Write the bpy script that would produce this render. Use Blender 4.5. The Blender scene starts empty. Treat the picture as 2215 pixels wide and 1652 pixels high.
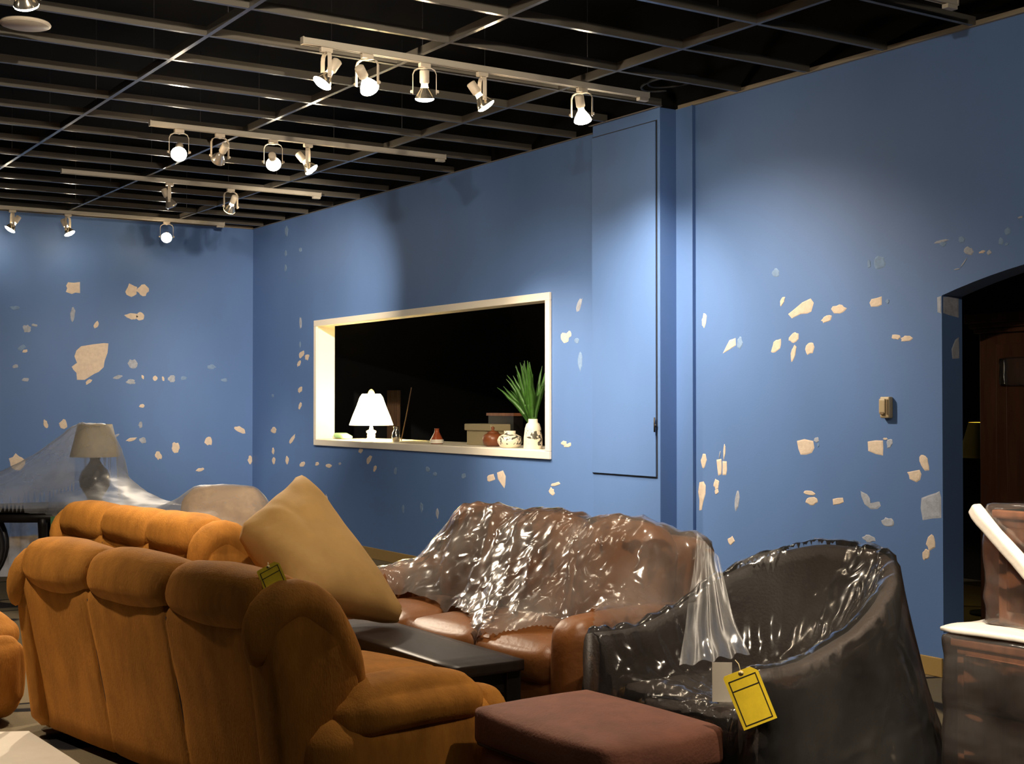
import bpy, math, random
import numpy as np
from mathutils import Vector, Matrix, noise
from mathutils.bvhtree import BVHTree

S = bpy.context.scene
COL = S.collection
random.seed(7)

# ------------------------------------------------------------------ camera, world, exposure
CAM_F, CAM_CX, CAM_CY, YAW, PITCH, CAM_Z = 2917.0, 1107.5, 826.0, 0.5781, 0.0161, 1.5
cam_d = bpy.data.cameras.new('camera')
cam_d.sensor_width = 36.0
cam_d.lens = 36.0 * CAM_F / 2215.0
cam_d.clip_start = 0.05
cam = bpy.data.objects.new('camera', cam_d)
COL.objects.link(cam)
cam.location = (0, 0, CAM_Z)
cam.rotation_euler = (math.pi / 2 + PITCH, 0, -YAW)
S.camera = cam

W = bpy.data.worlds.new('night')
S.world = W
W.use_nodes = True
W.node_tree.nodes['Background'].inputs[0].default_value = (0.004, 0.005, 0.008, 1)
W.node_tree.nodes['Background'].inputs[1].default_value = 0.3

S.view_settings.view_transform = 'Standard'
S.view_settings.look = 'None'
S.view_settings.gamma = 1.0
S.view_settings.use_curve_mapping = False
S.view_settings.exposure = 1.72

# lamp strengths (watts of the blender spots inside each lamp head)
LAMP_W = 130.0
LAMP_COL = (1.0, 0.84, 0.64)

# ------------------------------------------------------------------ room numbers (metres)
XW = 6.03          # right wall plane
YB = 14.75         # back wall plane
ZC = 3.527         # ceiling grid
WT = 0.17          # wall thickness
GX, GSX = 2.641, 1.187
GY, GSY = 7.733, 0.610

_fr = Vector((math.cos(YAW), -math.sin(YAW), 0))
_ff = Vector((math.sin(YAW) * math.cos(PITCH), math.cos(YAW) * math.cos(PITCH), math.sin(PITCH)))
_fu = _fr.cross(_ff)


def at(u, v, axis, val):
    """point of the plane axis=val seen at photo position (u, v)"""
    d = _ff + _fr * ((u - CAM_CX) / CAM_F) - _fu * ((v - CAM_CY) / CAM_F)
    c = Vector((0, 0, CAM_Z))
    return c + d * ((val - c[axis]) / d[axis])


# ------------------------------------------------------------------ materials
MATS = {}


def new_mat(name):
    m = bpy.data.materials.new(name)
    m.use_nodes = True
    nt = m.node_tree
    b = nt.nodes['Principled BSDF']
    MATS[name] = m
    return m, nt, b


def plain(name, col, rough=0.6, metal=0.0, spec=0.5, var=0.0, scale=8.0, bump=0.0, bscale=60.0, sheen=0.0, stretch=None):
    m, nt, b = new_mat(name)
    b.inputs['Roughness'].default_value = rough
    b.inputs['Metallic'].default_value = metal
    b.inputs['Specular IOR Level'].default_value = spec
    b.inputs['Base Color'].default_value = (*col, 1)
    if sheen:
        b.inputs['Sheen Weight'].default_value = sheen
        b.inputs['Sheen Roughness'].default_value = 0.4
        b.inputs['Sheen Tint'].default_value = (*[min(1, c * 2.2) for c in col], 1)
    tc = nt.nodes.new('ShaderNodeTexCoord')
    src = tc.outputs['Object']
    if stretch:
        mp = nt.nodes.new('ShaderNodeMapping')
        mp.inputs['Scale'].default_value = stretch
        nt.links.new(src, mp.inputs['Vector'])
        src = mp.outputs['Vector']
    if var:
        n = nt.nodes.new('ShaderNodeTexNoise')
        n.inputs['Scale'].default_value = scale
        n.inputs['Detail'].default_value = 5
        n.inputs['Roughness'].default_value = 0.65
        nt.links.new(src, n.inputs['Vector'])
        r = nt.nodes.new('ShaderNodeValToRGB')
        r.color_ramp.elements[0].position = 0.3
        r.color_ramp.elements[1].position = 0.7
        r.color_ramp.elements[0].color = (*[c * (1 - var) for c in col], 1)
        r.color_ramp.elements[1].color = (*[min(1, c * (1 + var)) for c in col], 1)
        nt.links.new(n.outputs['Fac'], r.inputs['Fac'])
        nt.links.new(r.outputs['Color'], b.inputs['Base Color'])
    if bump:
        n2 = nt.nodes.new('ShaderNodeTexNoise')
        n2.inputs['Scale'].default_value = bscale
        n2.inputs['Detail'].default_value = 4
        nt.links.new(src, n2.inputs['Vector'])
        bp = nt.nodes.new('ShaderNodeBump')
        bp.inputs['Strength'].default_value = bump
        bp.inputs['Distance'].default_value = 0.01
        nt.links.new(n2.outputs['Fac'], bp.inputs['Height'])
        nt.links.new(bp.outputs['Normal'], b.inputs['Normal'])
    return m


def emis(name, col, strength, base=None):
    m, nt, b = new_mat(name)
    b.inputs['Base Color'].default_value = (*(base or col), 1)
    b.inputs['Emission Color'].default_value = (*col, 1)
    b.inputs['Emission Strength'].default_value = strength
    b.inputs['Roughness'].default_value = 0.4
    return m


def film(name, tint=(0.93, 0.90, 0.86), cover=0.10, rough=0.12, bump=0.5, scale=9.0, warp=None, shine=1.3, even=False):
    """thin clear polythene: see-through, glossy, cloudy where it is crumpled"""
    m = bpy.data.materials.new(name)
    m.use_nodes = True
    nt = m.node_tree
    nt.nodes.clear()
    L = nt.links.new
    out = nt.nodes.new('ShaderNodeOutputMaterial')
    tr = nt.nodes.new('ShaderNodeBsdfTransparent')
    tr.inputs['Color'].default_value = (0.97, 0.97, 0.97, 1)
    gl = nt.nodes.new('ShaderNodeBsdfAnisotropic')
    gl.inputs['Color'].default_value = (1, 1, 1, 1)
    gl.inputs['Roughness'].default_value = rough
    df = nt.nodes.new('ShaderNodeBsdfDiffuse')
    df.inputs['Color'].default_value = (*tint, 1)
    tl = nt.nodes.new('ShaderNodeBsdfTranslucent')
    tl.inputs['Color'].default_value = (*tint, 1)
    tc = nt.nodes.new('ShaderNodeTexCoord')
    vec = tc.outputs['Object']
    if warp:
        mp = nt.nodes.new('ShaderNodeMapping')
        mp.inputs['Scale'].default_value = warp
        L(vec, mp.inputs['Vector'])
        vec = mp.outputs['Vector']
    n = nt.nodes.new('ShaderNodeTexNoise')
    n.noise_type = 'RIDGED_MULTIFRACTAL'
    n.inputs['Scale'].default_value = scale
    n.inputs['Detail'].default_value = 3.5
    n.inputs['Roughness'].default_value = 0.55
    n.inputs['Distortion'].default_value = 0.6
    L(vec, n.inputs['Vector'])
    cl = nt.nodes.new('ShaderNodeTexNoise')
    cl.inputs['Scale'].default_value = 2.6
    cl.inputs['Detail'].default_value = 5
    L(vec, cl.inputs['Vector'])
    bp = nt.nodes.new('ShaderNodeBump')
    bp.inputs['Strength'].default_value = bump
    bp.inputs['Distance'].default_value = 0.012
    L(n.outputs['Fac'], bp.inputs['Height'])
    for q in (gl, df):
        L(bp.outputs['Normal'], q.inputs['Normal'])
    milky = nt.nodes.new('ShaderNodeMixShader')
    milky.inputs[0].default_value = 0.45
    L(df.outputs[0], milky.inputs[1]); L(tl.outputs[0], milky.inputs[2])
    # cloudier where the film is bunched up
    rmp = nt.nodes.new('ShaderNodeMapRange')
    rmp.inputs['From Min'].default_value = 0.35; rmp.inputs['From Max'].default_value = 0.70
    rmp.inputs['To Min'].default_value = cover * (.75 if even else .35); rmp.inputs['To Max'].default_value = cover * (1.3 if even else 1.9)
    L(cl.outputs['Fac'], rmp.inputs['Value'])
    rid = nt.nodes.new('ShaderNodeMapRange')
    rid.inputs['From Min'].default_value = 0.55; rid.inputs['From Max'].default_value = 1.5
    rid.inputs['To Min'].default_value = 0.0; rid.inputs['To Max'].default_value = cover * (.35 if even else 1.6)
    L(n.outputs['Fac'], rid.inputs['Value'])
    ad = nt.nodes.new('ShaderNodeMath'); ad.operation = 'ADD'; ad.use_clamp = True
    L(rmp.outputs[0], ad.inputs[0]); L(rid.outputs[0], ad.inputs[1])
    m1 = nt.nodes.new('ShaderNodeMixShader')
    L(ad.outputs[0], m1.inputs[0])
    L(tr.outputs[0], m1.inputs[1]); L(milky.outputs[0], m1.inputs[2])
    fr = nt.nodes.new('ShaderNodeFresnel'); fr.inputs['IOR'].default_value = 1.45
    L(bp.outputs['Normal'], fr.inputs['Normal'])
    fm = nt.nodes.new('ShaderNodeMath'); fm.operation = 'MULTIPLY'; fm.inputs[1].default_value = shine
    fm.use_clamp = True
    L(fr.outputs[0], fm.inputs[0])
    m2 = nt.nodes.new('ShaderNodeMixShader')
    L(fm.outputs[0], m2.inputs[0])
    L(m1.outputs[0], m2.inputs[1]); L(gl.outputs[0], m2.inputs[2])
    L(m2.outputs[0], out.inputs['Surface'])
    MATS[name] = m
    return m


def wall_paint(name, col):
    m, nt, b = new_mat(name)
    b.inputs['Roughness'].default_value = 0.55
    b.inputs['Specular IOR Level'].default_value = 0.35
    tc = nt.nodes.new('ShaderNodeTexCoord')
    n = nt.nodes.new('ShaderNodeTexNoise')
    n.inputs['Scale'].default_value = 1.1; n.inputs['Detail'].default_value = 4
    mp = nt.nodes.new('ShaderNodeMapping'); mp.inputs['Scale'].default_value = (1, 1, 0.45)
    nt.links.new(tc.outputs['Object'], mp.inputs['Vector']); nt.links.new(mp.outputs[0], n.inputs['Vector'])
    r = nt.nodes.new('ShaderNodeValToRGB')
    r.color_ramp.elements[0].position = 0.3; r.color_ramp.elements[1].position = 0.7
    r.color_ramp.elements[0].color = (*[c * 0.92 for c in col], 1)
    r.color_ramp.elements[1].color = (*[c * 1.06 for c in col], 1)
    nt.links.new(n.outputs['Fac'], r.inputs['Fac']); nt.links.new(r.outputs[0], b.inputs['Base Color'])
    n2 = nt.nodes.new('ShaderNodeTexNoise'); n2.inputs['Scale'].default_value = 90
    nt.links.new(tc.outputs['Object'], n2.inputs['Vector'])
    bp = nt.nodes.new('ShaderNodeBump'); bp.inputs['Strength'].default_value = 0.08; bp.inputs['Distance'].default_value = 0.004
    nt.links.new(n2.outputs['Fac'], bp.inputs['Height']); nt.links.new(bp.outputs[0], b.inputs['Normal'])
    return m


def carpet_mat():
    m, nt, b = new_mat('carpet')
    b.inputs['Roughness'].default_value = 0.95
    b.inputs['Specular IOR Level'].default_value = 0.1
    tc = nt.nodes.new('ShaderNodeTexCoord')
    n = nt.nodes.new('ShaderNodeTexNoise'); n.inputs['Scale'].default_value = 0.8; n.inputs['Detail'].default_value = 1.2
    n.inputs['Distortion'].default_value = 1.6
    nt.links.new(tc.outputs['Object'], n.inputs['Vector'])
    r = nt.nodes.new('ShaderNodeValToRGB')
    cr = r.color_ramp
    cr.elements[0].position = 0.0; cr.elements[0].color = (0.20, 0.16, 0.10, 1)
    e = cr.elements.new(0.46); e.color = (0.22, 0.175, 0.11, 1)
    e = cr.elements.new(0.475); e.color = (0.015, 0.014, 0.016, 1)
    e = cr.elements.new(0.52); e.color = (0.018, 0.016, 0.018, 1)
    e = cr.elements.new(0.535); e.color = (0.15, 0.125, 0.085, 1)
    cr.elements[-1].position = 1.0; cr.elements[-1].color = (0.10, 0.085, 0.065, 1)
    nt.links.new(n.outputs['Fac'], r.inputs['Fac'])
    n2 = nt.nodes.new('ShaderNodeTexNoise'); n2.inputs['Scale'].default_value = 240
    nt.links.new(tc.outputs['Object'], n2.inputs['Vector'])
    mixc = nt.nodes.new('ShaderNodeMixRGB'); mixc.blend_type = 'MULTIPLY'; mixc.inputs[0].default_value = 0.5
    nt.links.new(r.outputs[0], mixc.inputs[1]); nt.links.new(n2.outputs['Color'], mixc.inputs[2])
    nt.links.new(mixc.outputs[0], b.inputs['Base Color'])
    bp = nt.nodes.new('ShaderNodeBump'); bp.inputs['Strength'].default_value = 0.6; bp.inputs['Distance'].default_value = 0.006
    nt.links.new(n2.outputs['Fac'], bp.inputs['Height']); nt.links.new(bp.outputs[0], b.inputs['Normal'])
    return m


def painted_pot(name):
    """cream glazed pot with a loose dark brushwork band"""
    m, nt, b = new_mat(name)
    b.inputs['Roughness'].default_value = 0.3
    tc = nt.nodes.new('ShaderNodeTexCoord')
    n = nt.nodes.new('ShaderNodeTexNoise'); n.inputs['Scale'].default_value = 17; n.inputs['Detail'].default_value = 2
    n.inputs['Distortion'].default_value = 1.5
    nt.links.new(tc.outputs['Object'], n.inputs['Vector'])
    sep = nt.nodes.new('ShaderNodeSeparateXYZ'); nt.links.new(tc.outputs['Object'], sep.inputs[0])
    gt = nt.nodes.new('ShaderNodeMath'); gt.operation = 'GREATER_THAN'; gt.inputs[1].default_value = 0.54
    nt.links.new(n.outputs['Fac'], gt.inputs[0])
    # the brushwork sits on one half of the pot, between foot and shoulder
    side = nt.nodes.new('ShaderNodeMath'); side.operation = 'LESS_THAN'; side.inputs[1].default_value = 0.0
    nt.links.new(sep.outputs['Y'], side.inputs[0])
    zl = nt.nodes.new('ShaderNodeMath'); zl.operation = 'GREATER_THAN'; zl.inputs[1].default_value = 0.03
    nt.links.new(sep.outputs['Z'], zl.inputs[0])
    zh = nt.nodes.new('ShaderNodeMath'); zh.operation = 'LESS_THAN'; zh.inputs[1].default_value = 0.155
    nt.links.new(sep.outputs['Z'], zh.inputs[0])
    prev = gt.outputs[0]
    for o in (side, zl, zh):
        mu = nt.nodes.new('ShaderNodeMath'); mu.operation = 'MULTIPLY'
        nt.links.new(prev, mu.inputs[0]); nt.links.new(o.outputs[0], mu.inputs[1]); prev = mu.outputs[0]
    mixc = nt.nodes.new('ShaderNodeMixRGB')
    mixc.inputs[1].default_value = (0.78, 0.70, 0.55, 1); mixc.inputs[2].default_value = (0.07, 0.065, 0.05, 1)
    nt.links.new(prev, mixc.inputs[0]); nt.links.new(mixc.outputs[0], b.inputs['Base Color'])
    return m


wall_paint('blue_paint', (0.102, 0.195, 0.435))
carpet_mat()
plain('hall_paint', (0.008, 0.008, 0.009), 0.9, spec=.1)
plain('black_deck', (0.006, 0.006, 0.006), 0.9, spec=0.1)
plain('grid_metal', (0.115, 0.105, 0.09), 0.2, spec=0.6)
plain('wall_angle_metal', (0.30, 0.25, 0.18), 0.4)
plain('wire', (0.08, 0.08, 0.08), 0.4, metal=0.6)
plain('track_white', (0.46, 0.42, 0.35), 0.4)
plain('head_white', (0.62, 0.54, 0.43), 0.4)
plain('reflector', (0.75, 0.68, 0.55), 0.15, metal=0.9)
emis('bulb_face', (1.0, 0.90, 0.72), 28.0)
emis('bulb_back', (1.0, 0.80, 0.50), 3.5)
emis('bulb_glow', (1.0, 0.88, 0.66), 9.0)
emis('bulb_dim', (1.0, 0.72, 0.34), 5.0)
plain('bulb_off', (0.5, 0.46, 0.4), 0.08, metal=0.6)
plain('plaster', (0.66, 0.55, 0.45), 0.85, spec=0.2, var=0.10, scale=30, bump=0.25, bscale=40)
plain('plaster_thin', (0.36, 0.39, 0.47), 0.8, spec=0.2, var=0.2, scale=25, bump=0.15)
plain('plaster_faint', (0.19, 0.29, 0.47), 0.75, spec=0.2, var=0.15, scale=25)
plain('cream_paint', (0.84, 0.78, 0.66), 0.45)
plain('ochre_base', (0.34, 0.22, 0.07), 0.6)
plain('beige_plastic', (0.42, 0.33, 0.20), 0.5)
plain('beige_dark', (0.20, 0.14, 0.08), 0.5)
plain('black_iron', (0.02, 0.02, 0.022), 0.5)
plain('suede', (0.33, 0.135, 0.022), 0.85, spec=0.15, var=0.28, scale=9, bump=0.35, bscale=160, sheen=0.35, stretch=(1, 1, 0.35))
plain('suede_seam', (0.05, 0.02, 0.005), 0.9)
plain('leather', (0.27, 0.10, 0.028), 0.42, var=0.18, scale=5, bump=0.2, bscale=35)
plain('leather_dark', (0.055, 0.03, 0.02), 0.5, var=0.2, scale=6, bump=0.2, bscale=40)
plain('tub_fabric', (0.030, 0.019, 0.014), 0.6, var=0.15, scale=12, bump=0.2, bscale=90)
plain('ottoman_suede', (0.17, 0.062, 0.036), 0.8, var=0.22, scale=7, bump=0.25, bscale=90, sheen=0.2)
plain('ottoman_pipe', (0.035, 0.014, 0.009), 0.7)
plain('dark_wood', (0.022, 0.014, 0.010), 0.42, var=0.3, scale=5, stretch=(6, 0.6, 6))
plain('black_wood', (0.010, 0.008, 0.007), 0.4)
plain('brown_wood', (0.26, 0.10, 0.045), 0.4, var=0.3, scale=4, stretch=(5, 5, 0.6))
plain('armoire_wood', (0.11, 0.045, 0.024), 0.4, var=0.3, scale=4, stretch=(5, 5, 0.6))
plain('tan_cushion', (0.39, 0.225, 0.068), 0.8, var=0.10, scale=5, bump=0.2, bscale=20, sheen=0.2)
plain('beige_fabric', (0.58, 0.40, 0.23), 0.85, var=0.2, scale=12)
plain('shade_beige', (0.62, 0.53, 0.37), 0.8)
plain('urn_dark', (0.05, 0.05, 0.055), 0.25, var=0.4, scale=14)
plain('green_tape', (0.10, 0.28, 0.12), 0.5)
plain('tag_yellow', (0.92, 0.66, 0.03), 0.55, var=0.10, scale=18)
plain('tag_cream', (0.82, 0.66, 0.34), 0.6)
plain('tag_black', (0.01, 0.01, 0.01), 0.6)
plain('paper', (0.80, 0.72, 0.60), 0.7, var=0.05, scale=4)
plain('paper_grey', (0.5, 0.45, 0.38), 0.7)
plain('foam', (0.80, 0.74, 0.66), 0.55, bump=0.3, bscale=20)
plain('silver', (0.6, 0.58, 0.52), 0.12, metal=0.95)
plain('red_glaze', (0.32, 0.07, 0.025), 0.2)
plain('brown_glaze', (0.20, 0.06, 0.02), 0.35)
plain('planter', (0.36, 0.30, 0.17), 0.6)
plain('fern', (0.028, 0.095, 0.008), 0.5, var=0.35, scale=20)
plain('green_glass', (0.30, 0.62, 0.30), 0.25)
plain('white_ceramic', (0.80, 0.74, 0.62), 0.3)
plain('brass', (0.70, 0.50, 0.12), 0.3, metal=0.7)
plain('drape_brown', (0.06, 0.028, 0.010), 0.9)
plain('shade_ochre', (0.55, 0.42, 0.08), 0.8)
plain('rubber_black', (0.015, 0.015, 0.016), 0.6)
emis('shade_lit', (1.0, 0.86, 0.52), 3.2)
emis('finial_lit', (1.0, 0.75, 0.20), 0.7, base=(0.8, 0.6, 0.2))
painted_pot('pot_paint')
film('film', tint=(0.93, 0.87, 0.80), cover=0.19, rough=0.14, bump=0.85, scale=12.0, shine=1.0)
film('film_chair', cover=0.028, rough=0.12, bump=0.9, scale=8.0, shine=1.1)
film('film_cloudy', tint=(0.86, 0.86, 0.90), cover=0.8, rough=0.3, bump=0.2, scale=3.0, shine=.4)
film('film_milky', tint=(0.86, 0.86, 0.90), cover=0.25, rough=0.42, bump=0.3, scale=3.5, shine=.35, even=True)
film('film_curtain', cover=0.075, rough=0.35, bump=0.2, scale=6.0, warp=(1, 1, .3), shine=.16, even=True)
film('film_tight', cover=0.06, rough=0.10, bump=0.8, scale=4.5, warp=(1, 1, 2.2), shine=1.5)


# ------------------------------------------------------------------ mesh building
def link(o, parent=None):
    COL.objects.link(o)
    if parent is not None:
        o.parent = parent
    return o


class MB:
    def __init__(self):
        self.v = []; self.f = []

    def add(self, vs, fs, M=None):
        k = len(self.v)
        for p in vs:
            p = Vector(p)
            self.v.append(tuple(M @ p) if M is not None else tuple(p))
        self.f += [tuple(i + k for i in q) for q in fs]
        return self

    def box(self, a, b, M=None):
        x0, y0, z0 = a; x1, y1, z1 = b
        vs = [(x0, y0, z0), (x1, y0, z0), (x1, y1, z0), (x0, y1, z0), (x0, y0, z1), (x1, y0, z1), (x1, y1, z1), (x0, y1, z1)]
        fs = [(0, 3, 2, 1), (4, 5, 6, 7), (0, 1, 5, 4), (1, 2, 6, 5), (2, 3, 7, 6), (3, 0, 4, 7)]
        return self.add(vs, fs, M)

    def lathe(self, prof, n=24, M=None, cap=True):
        vs = []; fs = []
        for r, z in prof:
            for i in range(n):
                a = 2 * math.pi * i / n
                vs.append((r * math.cos(a), r * math.sin(a), z))
        for j in range(len(prof) - 1):
            for i in range(n):
                i2 = (i + 1) % n
                fs.append((j * n + i, j * n + i2, (j + 1) * n + i2, (j + 1) * n + i))
        if cap:
            fs.append(tuple(range(n - 1, -1, -1)))
            fs.append(tuple((len(prof) - 1) * n + i for i in range(n)))
        return self.add(vs, fs, M)

    def tube(self, path, r, n=8, M=None):
        path = [Vector(p) for p in path]
        vs = []; fs = []
        up = None
        for k, p in enumerate(path):
            t = (path[min(k + 1, len(path) - 1)] - path[max(k - 1, 0)]).normalized()
            if up is None:
                up = Vector((0, 0, 1)) if abs(t.z) < 0.9 else Vector((1, 0, 0))
            a = t.cross(up).normalized(); b = a.cross(t).normalized(); up = b
            rr = r[k] if isinstance(r, (list, tuple)) else r
            for i in range(n):
                q = 2 * math.pi * i / n
                vs.append(p + a * (math.cos(q) * rr) + b * (math.sin(q) * rr))
        for k in range(len(path) - 1):
            for i in range(n):
                i2 = (i + 1) % n
                fs.append((k * n + i, k * n + i2, (k + 1) * n + i2, (k + 1) * n + i))
        fs.append(tuple(range(n - 1, -1, -1)))
        fs.append(tuple((len(path) - 1) * n + i for i in range(n)))
        return self.add(vs, fs, M)

    def prism(self, outline, depth, M=None):
        """outline: list of (x, y) in the local XY plane, extruded along +z by depth"""
        n = len(outline)
        vs = [(x, y, 0) for x, y in outline] + [(x, y, depth) for x, y in outline]
        fs = [tuple(range(n - 1, -1, -1)), tuple(range(n, 2 * n))]
        for i in range(n):
            j = (i + 1) % n
            fs.append((i, j, n + j, n + i))
        return self.add(vs, fs, M)

    def rbox(self, c, s, r, n=10, M=None, fn=None, puff=0.0):
        """rounded box: centre c, full size s, corner radius r; puff swells the faces"""
        h = Vector(s) / 2
        r = min(r, h.x * 0.999, h.y * 0.999, h.z * 0.999)
        inner = Vector((h.x - r, h.y - r, h.z - r))
        vmap = {}; vs = []; fs = []

        def coord(i, j, k):
            key = (i, j, k)
            if key in vmap:
                return vmap[key]
            q = Vector((2 * i / n - 1, 2 * j / n - 1, 2 * k / n - 1))
            # concentrate samples near the edges
            q = Vector([math.copysign(abs(t) ** 0.75, t) for t in q])
            p = Vector((q.x * h.x, q.y * h.y, q.z * h.z))
            cl = Vector([max(-inner[t], min(inner[t], p[t])) for t in range(3)])
            d = p - cl
            if d.length > 1e-9:
                p = cl + d.normalized() * r
            if puff:
                w = (1 - q.x ** 2) * (1 - q.y ** 2) + (1 - q.y ** 2) * (1 - q.z ** 2) + (1 - q.x ** 2) * (1 - q.z ** 2)
                nn = Vector((p.x / h.x, p.y / h.y, p.z / h.z))
                ax = max(range(3), key=lambda t: abs(nn[t]))
                o = [t for t in range(3) if t != ax]
                ww = max(0, 1 - q[o[0]] ** 2) * max(0, 1 - q[o[1]] ** 2)
                p[ax] += math.copysign(puff * ww, p[ax])
            p = p + Vector(c)
            if fn:
                p = Vector(fn(p))
            vmap[key] = len(vs); vs.append(p)
            return vmap[key]
        for a in range(n):
            for b in range(n):
                fs.append((coord(a, b, 0), coord(a, b + 1, 0), coord(a + 1, b + 1, 0), coord(a + 1, b, 0)))
                fs.append((coord(a, b, n), coord(a + 1, b, n), coord(a + 1, b + 1, n), coord(a, b + 1, n)))
                fs.append((coord(a, 0, b), coord(a + 1, 0, b), coord(a + 1, 0, b + 1), coord(a, 0, b + 1)))
                fs.append((coord(a, n, b), coord(a, n, b + 1), coord(a + 1, n, b + 1), coord(a + 1, n, b)))
                fs.append((coord(0, a, b), coord(0, a, b + 1), coord(0, a + 1, b + 1), coord(0, a + 1, b)))
                fs.append((coord(n, a, b), coord(n, a + 1, b), coord(n, a + 1, b + 1), coord(n, a, b + 1)))
        return self.add(vs, fs, M)

    def mesh(self, name, mat, smooth=True):
        me = bpy.data.meshes.new(name)
        me.from_pydata(self.v, [], self.f)
        me.update()
        if mat:
            me.materials.append(MATS[mat])
        if smooth:
            me.shade_smooth()
        return me

    def build(self, name, mat, parent=None, smooth=True, bevel=0.0, sub=0, auto=False):
        me = self.mesh(name, mat, smooth)
        o = bpy.data.objects.new(name, me)
        link(o, parent)
        if bevel:
            b = o.modifiers.new('bevel', 'BEVEL'); b.width = bevel; b.segments = 2
            b.limit_method = 'ANGLE'
        if sub:
            q = o.modifiers.new('sub', 'SUBSURF'); q.levels = sub; q.render_levels = sub
        return o


def tag(o, label, cat, group=None):
    o['label'] = label; o['category'] = cat
    if group:
        o['group'] = group
    return o


def thing(name, label, cat, loc=(0, 0, 0), rz=0.0, group=None):
    o = bpy.data.objects.new(name, None)
    o.empty_display_size = 0.1
    link(o)
    o.location = loc; o.rotation_euler = (0, 0, rz)
    return tag(o, label, cat, group)


def struct(o):
    o['kind'] = 'structure'
    return o


def T(x=0, y=0, z=0):
    return Matrix.Translation((x, y, z))


def R(a, ax):
    return Matrix.Rotation(a, 4, ax)


# ------------------------------------------------------------------ the room shell
XL, YF, ZD = -4.2, -4.0, 4.35
XH = 9.6
m = MB().box((XL - .2, YF - .2, -0.12), (XH + .2, YB + .2, 0.0))
floor = struct(m.build('floor', 'carpet', smooth=False))
m = MB().box((XL - .2, YF - .2, ZD), (XH + .2, YB + .2, ZD + .1))
ceiling = struct(m.build('ceiling', 'black_deck', smooth=False))

m = MB().box((XL - .2, YB, 0), (XW + WT, YB + .15, ZC - .002))
wall_back = struct(m.build('wall_back', 'blue_paint', smooth=False))
MB().box((XL - .2, YB + .01, ZC - .002), (XW + WT, YB + .15, ZD)).build('plenum_wall', 'black_deck', wall_back, smooth=False)
wall_left = struct(MB().box((XL - .15, YF, 0), (XL, YB, ZC)).build('wall_left', 'blue_paint', smooth=False))
wall_front = struct(MB().box((XL - .15, YF - .15, 0), (XH, YF, ZC)).build('wall_front', 'blue_paint', smooth=False))
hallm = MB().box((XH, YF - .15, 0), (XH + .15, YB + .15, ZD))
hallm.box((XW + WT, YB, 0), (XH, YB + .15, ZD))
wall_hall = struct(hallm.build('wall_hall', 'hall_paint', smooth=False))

# right wall with the picture opening and the arched doorway
WY0, WY1, WZ0, WZ1 = 8.675, 13.035, 1.065, 2.375     # outer edge of the casing
CAS = 0.062
oy0, oy1, oz0, oz1 = WY0 + CAS * .6, WY1 - CAS * .6, WZ0 + .05, WZ1 - .05
DY1, DY0, DZ, DR = 4.915, 2.60, 2.095, 0.18           # doorway far edge, near edge, springing height, rise


def arch_z(y):
    t = (y - (DY0 + DY1) / 2) / ((DY1 - DY0) / 2)
    return DZ + DR * (1 - abs(t) ** 2.0)


m = MB()
m.box((XW, YF, 0), (XW + WT, DY0, ZC))
m.box((XW, DY1, 0), (XW + WT, oy0, ZC))
m.box((XW, oy1, 0), (XW + WT, YB, ZC))
m.box((XW, oy0, 0), (XW + WT, oy1, oz0))
m.box((XW, oy0, oz1), (XW + WT, oy1, ZC))
ns = 22
out = [(DY0, ZC)] + [(DY0 + (DY1 - DY0) * i / ns, arch_z(DY0 + (DY1 - DY0) * i / ns)) for i in range(ns + 1)] + [(DY1, ZC)]
n = len(out)
vs = [(XW, a, b) for a, b in out] + [(XW + WT, a, b) for a, b in out]
fs = []
# header: strips between arch and top
for i in range(1, n - 2):
    a, b = out[i], out[i + 1]
    k = len(m.v)
    q = [(XW, a[0], a[1]), (XW, b[0], b[1]), (XW, b[0], ZC), (XW, a[0], ZC)]
    q += [(XW + WT, y, z) for _, y, z in q]
    m.add(q, [(0, 3, 2, 1), (4, 5, 6, 7), (0, 1, 5, 4)])
wall_right = struct(m.build('wall_right', 'blue_paint', smooth=False))
MB().box((XW + .004, YF, ZC), (XW + WT, YB, ZD)).build('plenum_wall', 'black_deck', wall_right, smooth=False)

# baseboards
struct(MB().box((XW - .014, DY1, 0), (XW, 7.0, .105)).box((XW - .014, 7.93, 0), (XW, YB, .105)).build('baseboard_right', 'ochre_base', smooth=False, bevel=.004))
struct(MB().box((XL, YB - .014, 0), (XW - .02, YB, .105)).build('baseboard_back', 'ochre_base', smooth=False, bevel=.004))

# pilaster (boxed column) with its tall access panel
PX, PY0, PY1 = XW - .165, 7.143, 7.91
m = MB().box((PX, PY0, 0), (XW, PY1, ZC))
pil = struct(m.build('trim_1', 'blue_paint', smooth=False, bevel=.004))
pan = MB().box((PX - .012, PY0 + .035, 1.0), (PX - .002, PY1 - .004, ZC - .09)).build('access_panel', 'blue_paint', pil, smooth=False, bevel=.003)
gap = MB().box((PX - .003, PY0 + .026, .992), (PX + .001, PY1 - .002, ZC - .082)).build('panel_gap', 'black_iron', pil, smooth=False)
k = at(1419, 920, 0, PX - .012)
m = MB().lathe([(.011, 0), (.011, .012), (.007, .016)], 12, T(k.x, k.y, k.z) @ R(-math.pi / 2, 'Y'))
m.box((k.x - .018, k.y - .005, k.z - .045), (k.x - .010, k.y + .004, k.z + .055))
m.build('panel_latch', 'black_iron', pan)
# narrow trim beside the column
struct(MB().box((XW - .022, 6.975, 0), (XW, PY0, ZC)).build('trim_2', 'blue_paint', smooth=False, bevel=.004))
struct(MB().box((XW - .030, 6.963, 0), (XW, 6.975, ZC)).build('trim_3', 'blue_paint', smooth=False, bevel=.003))

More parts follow.
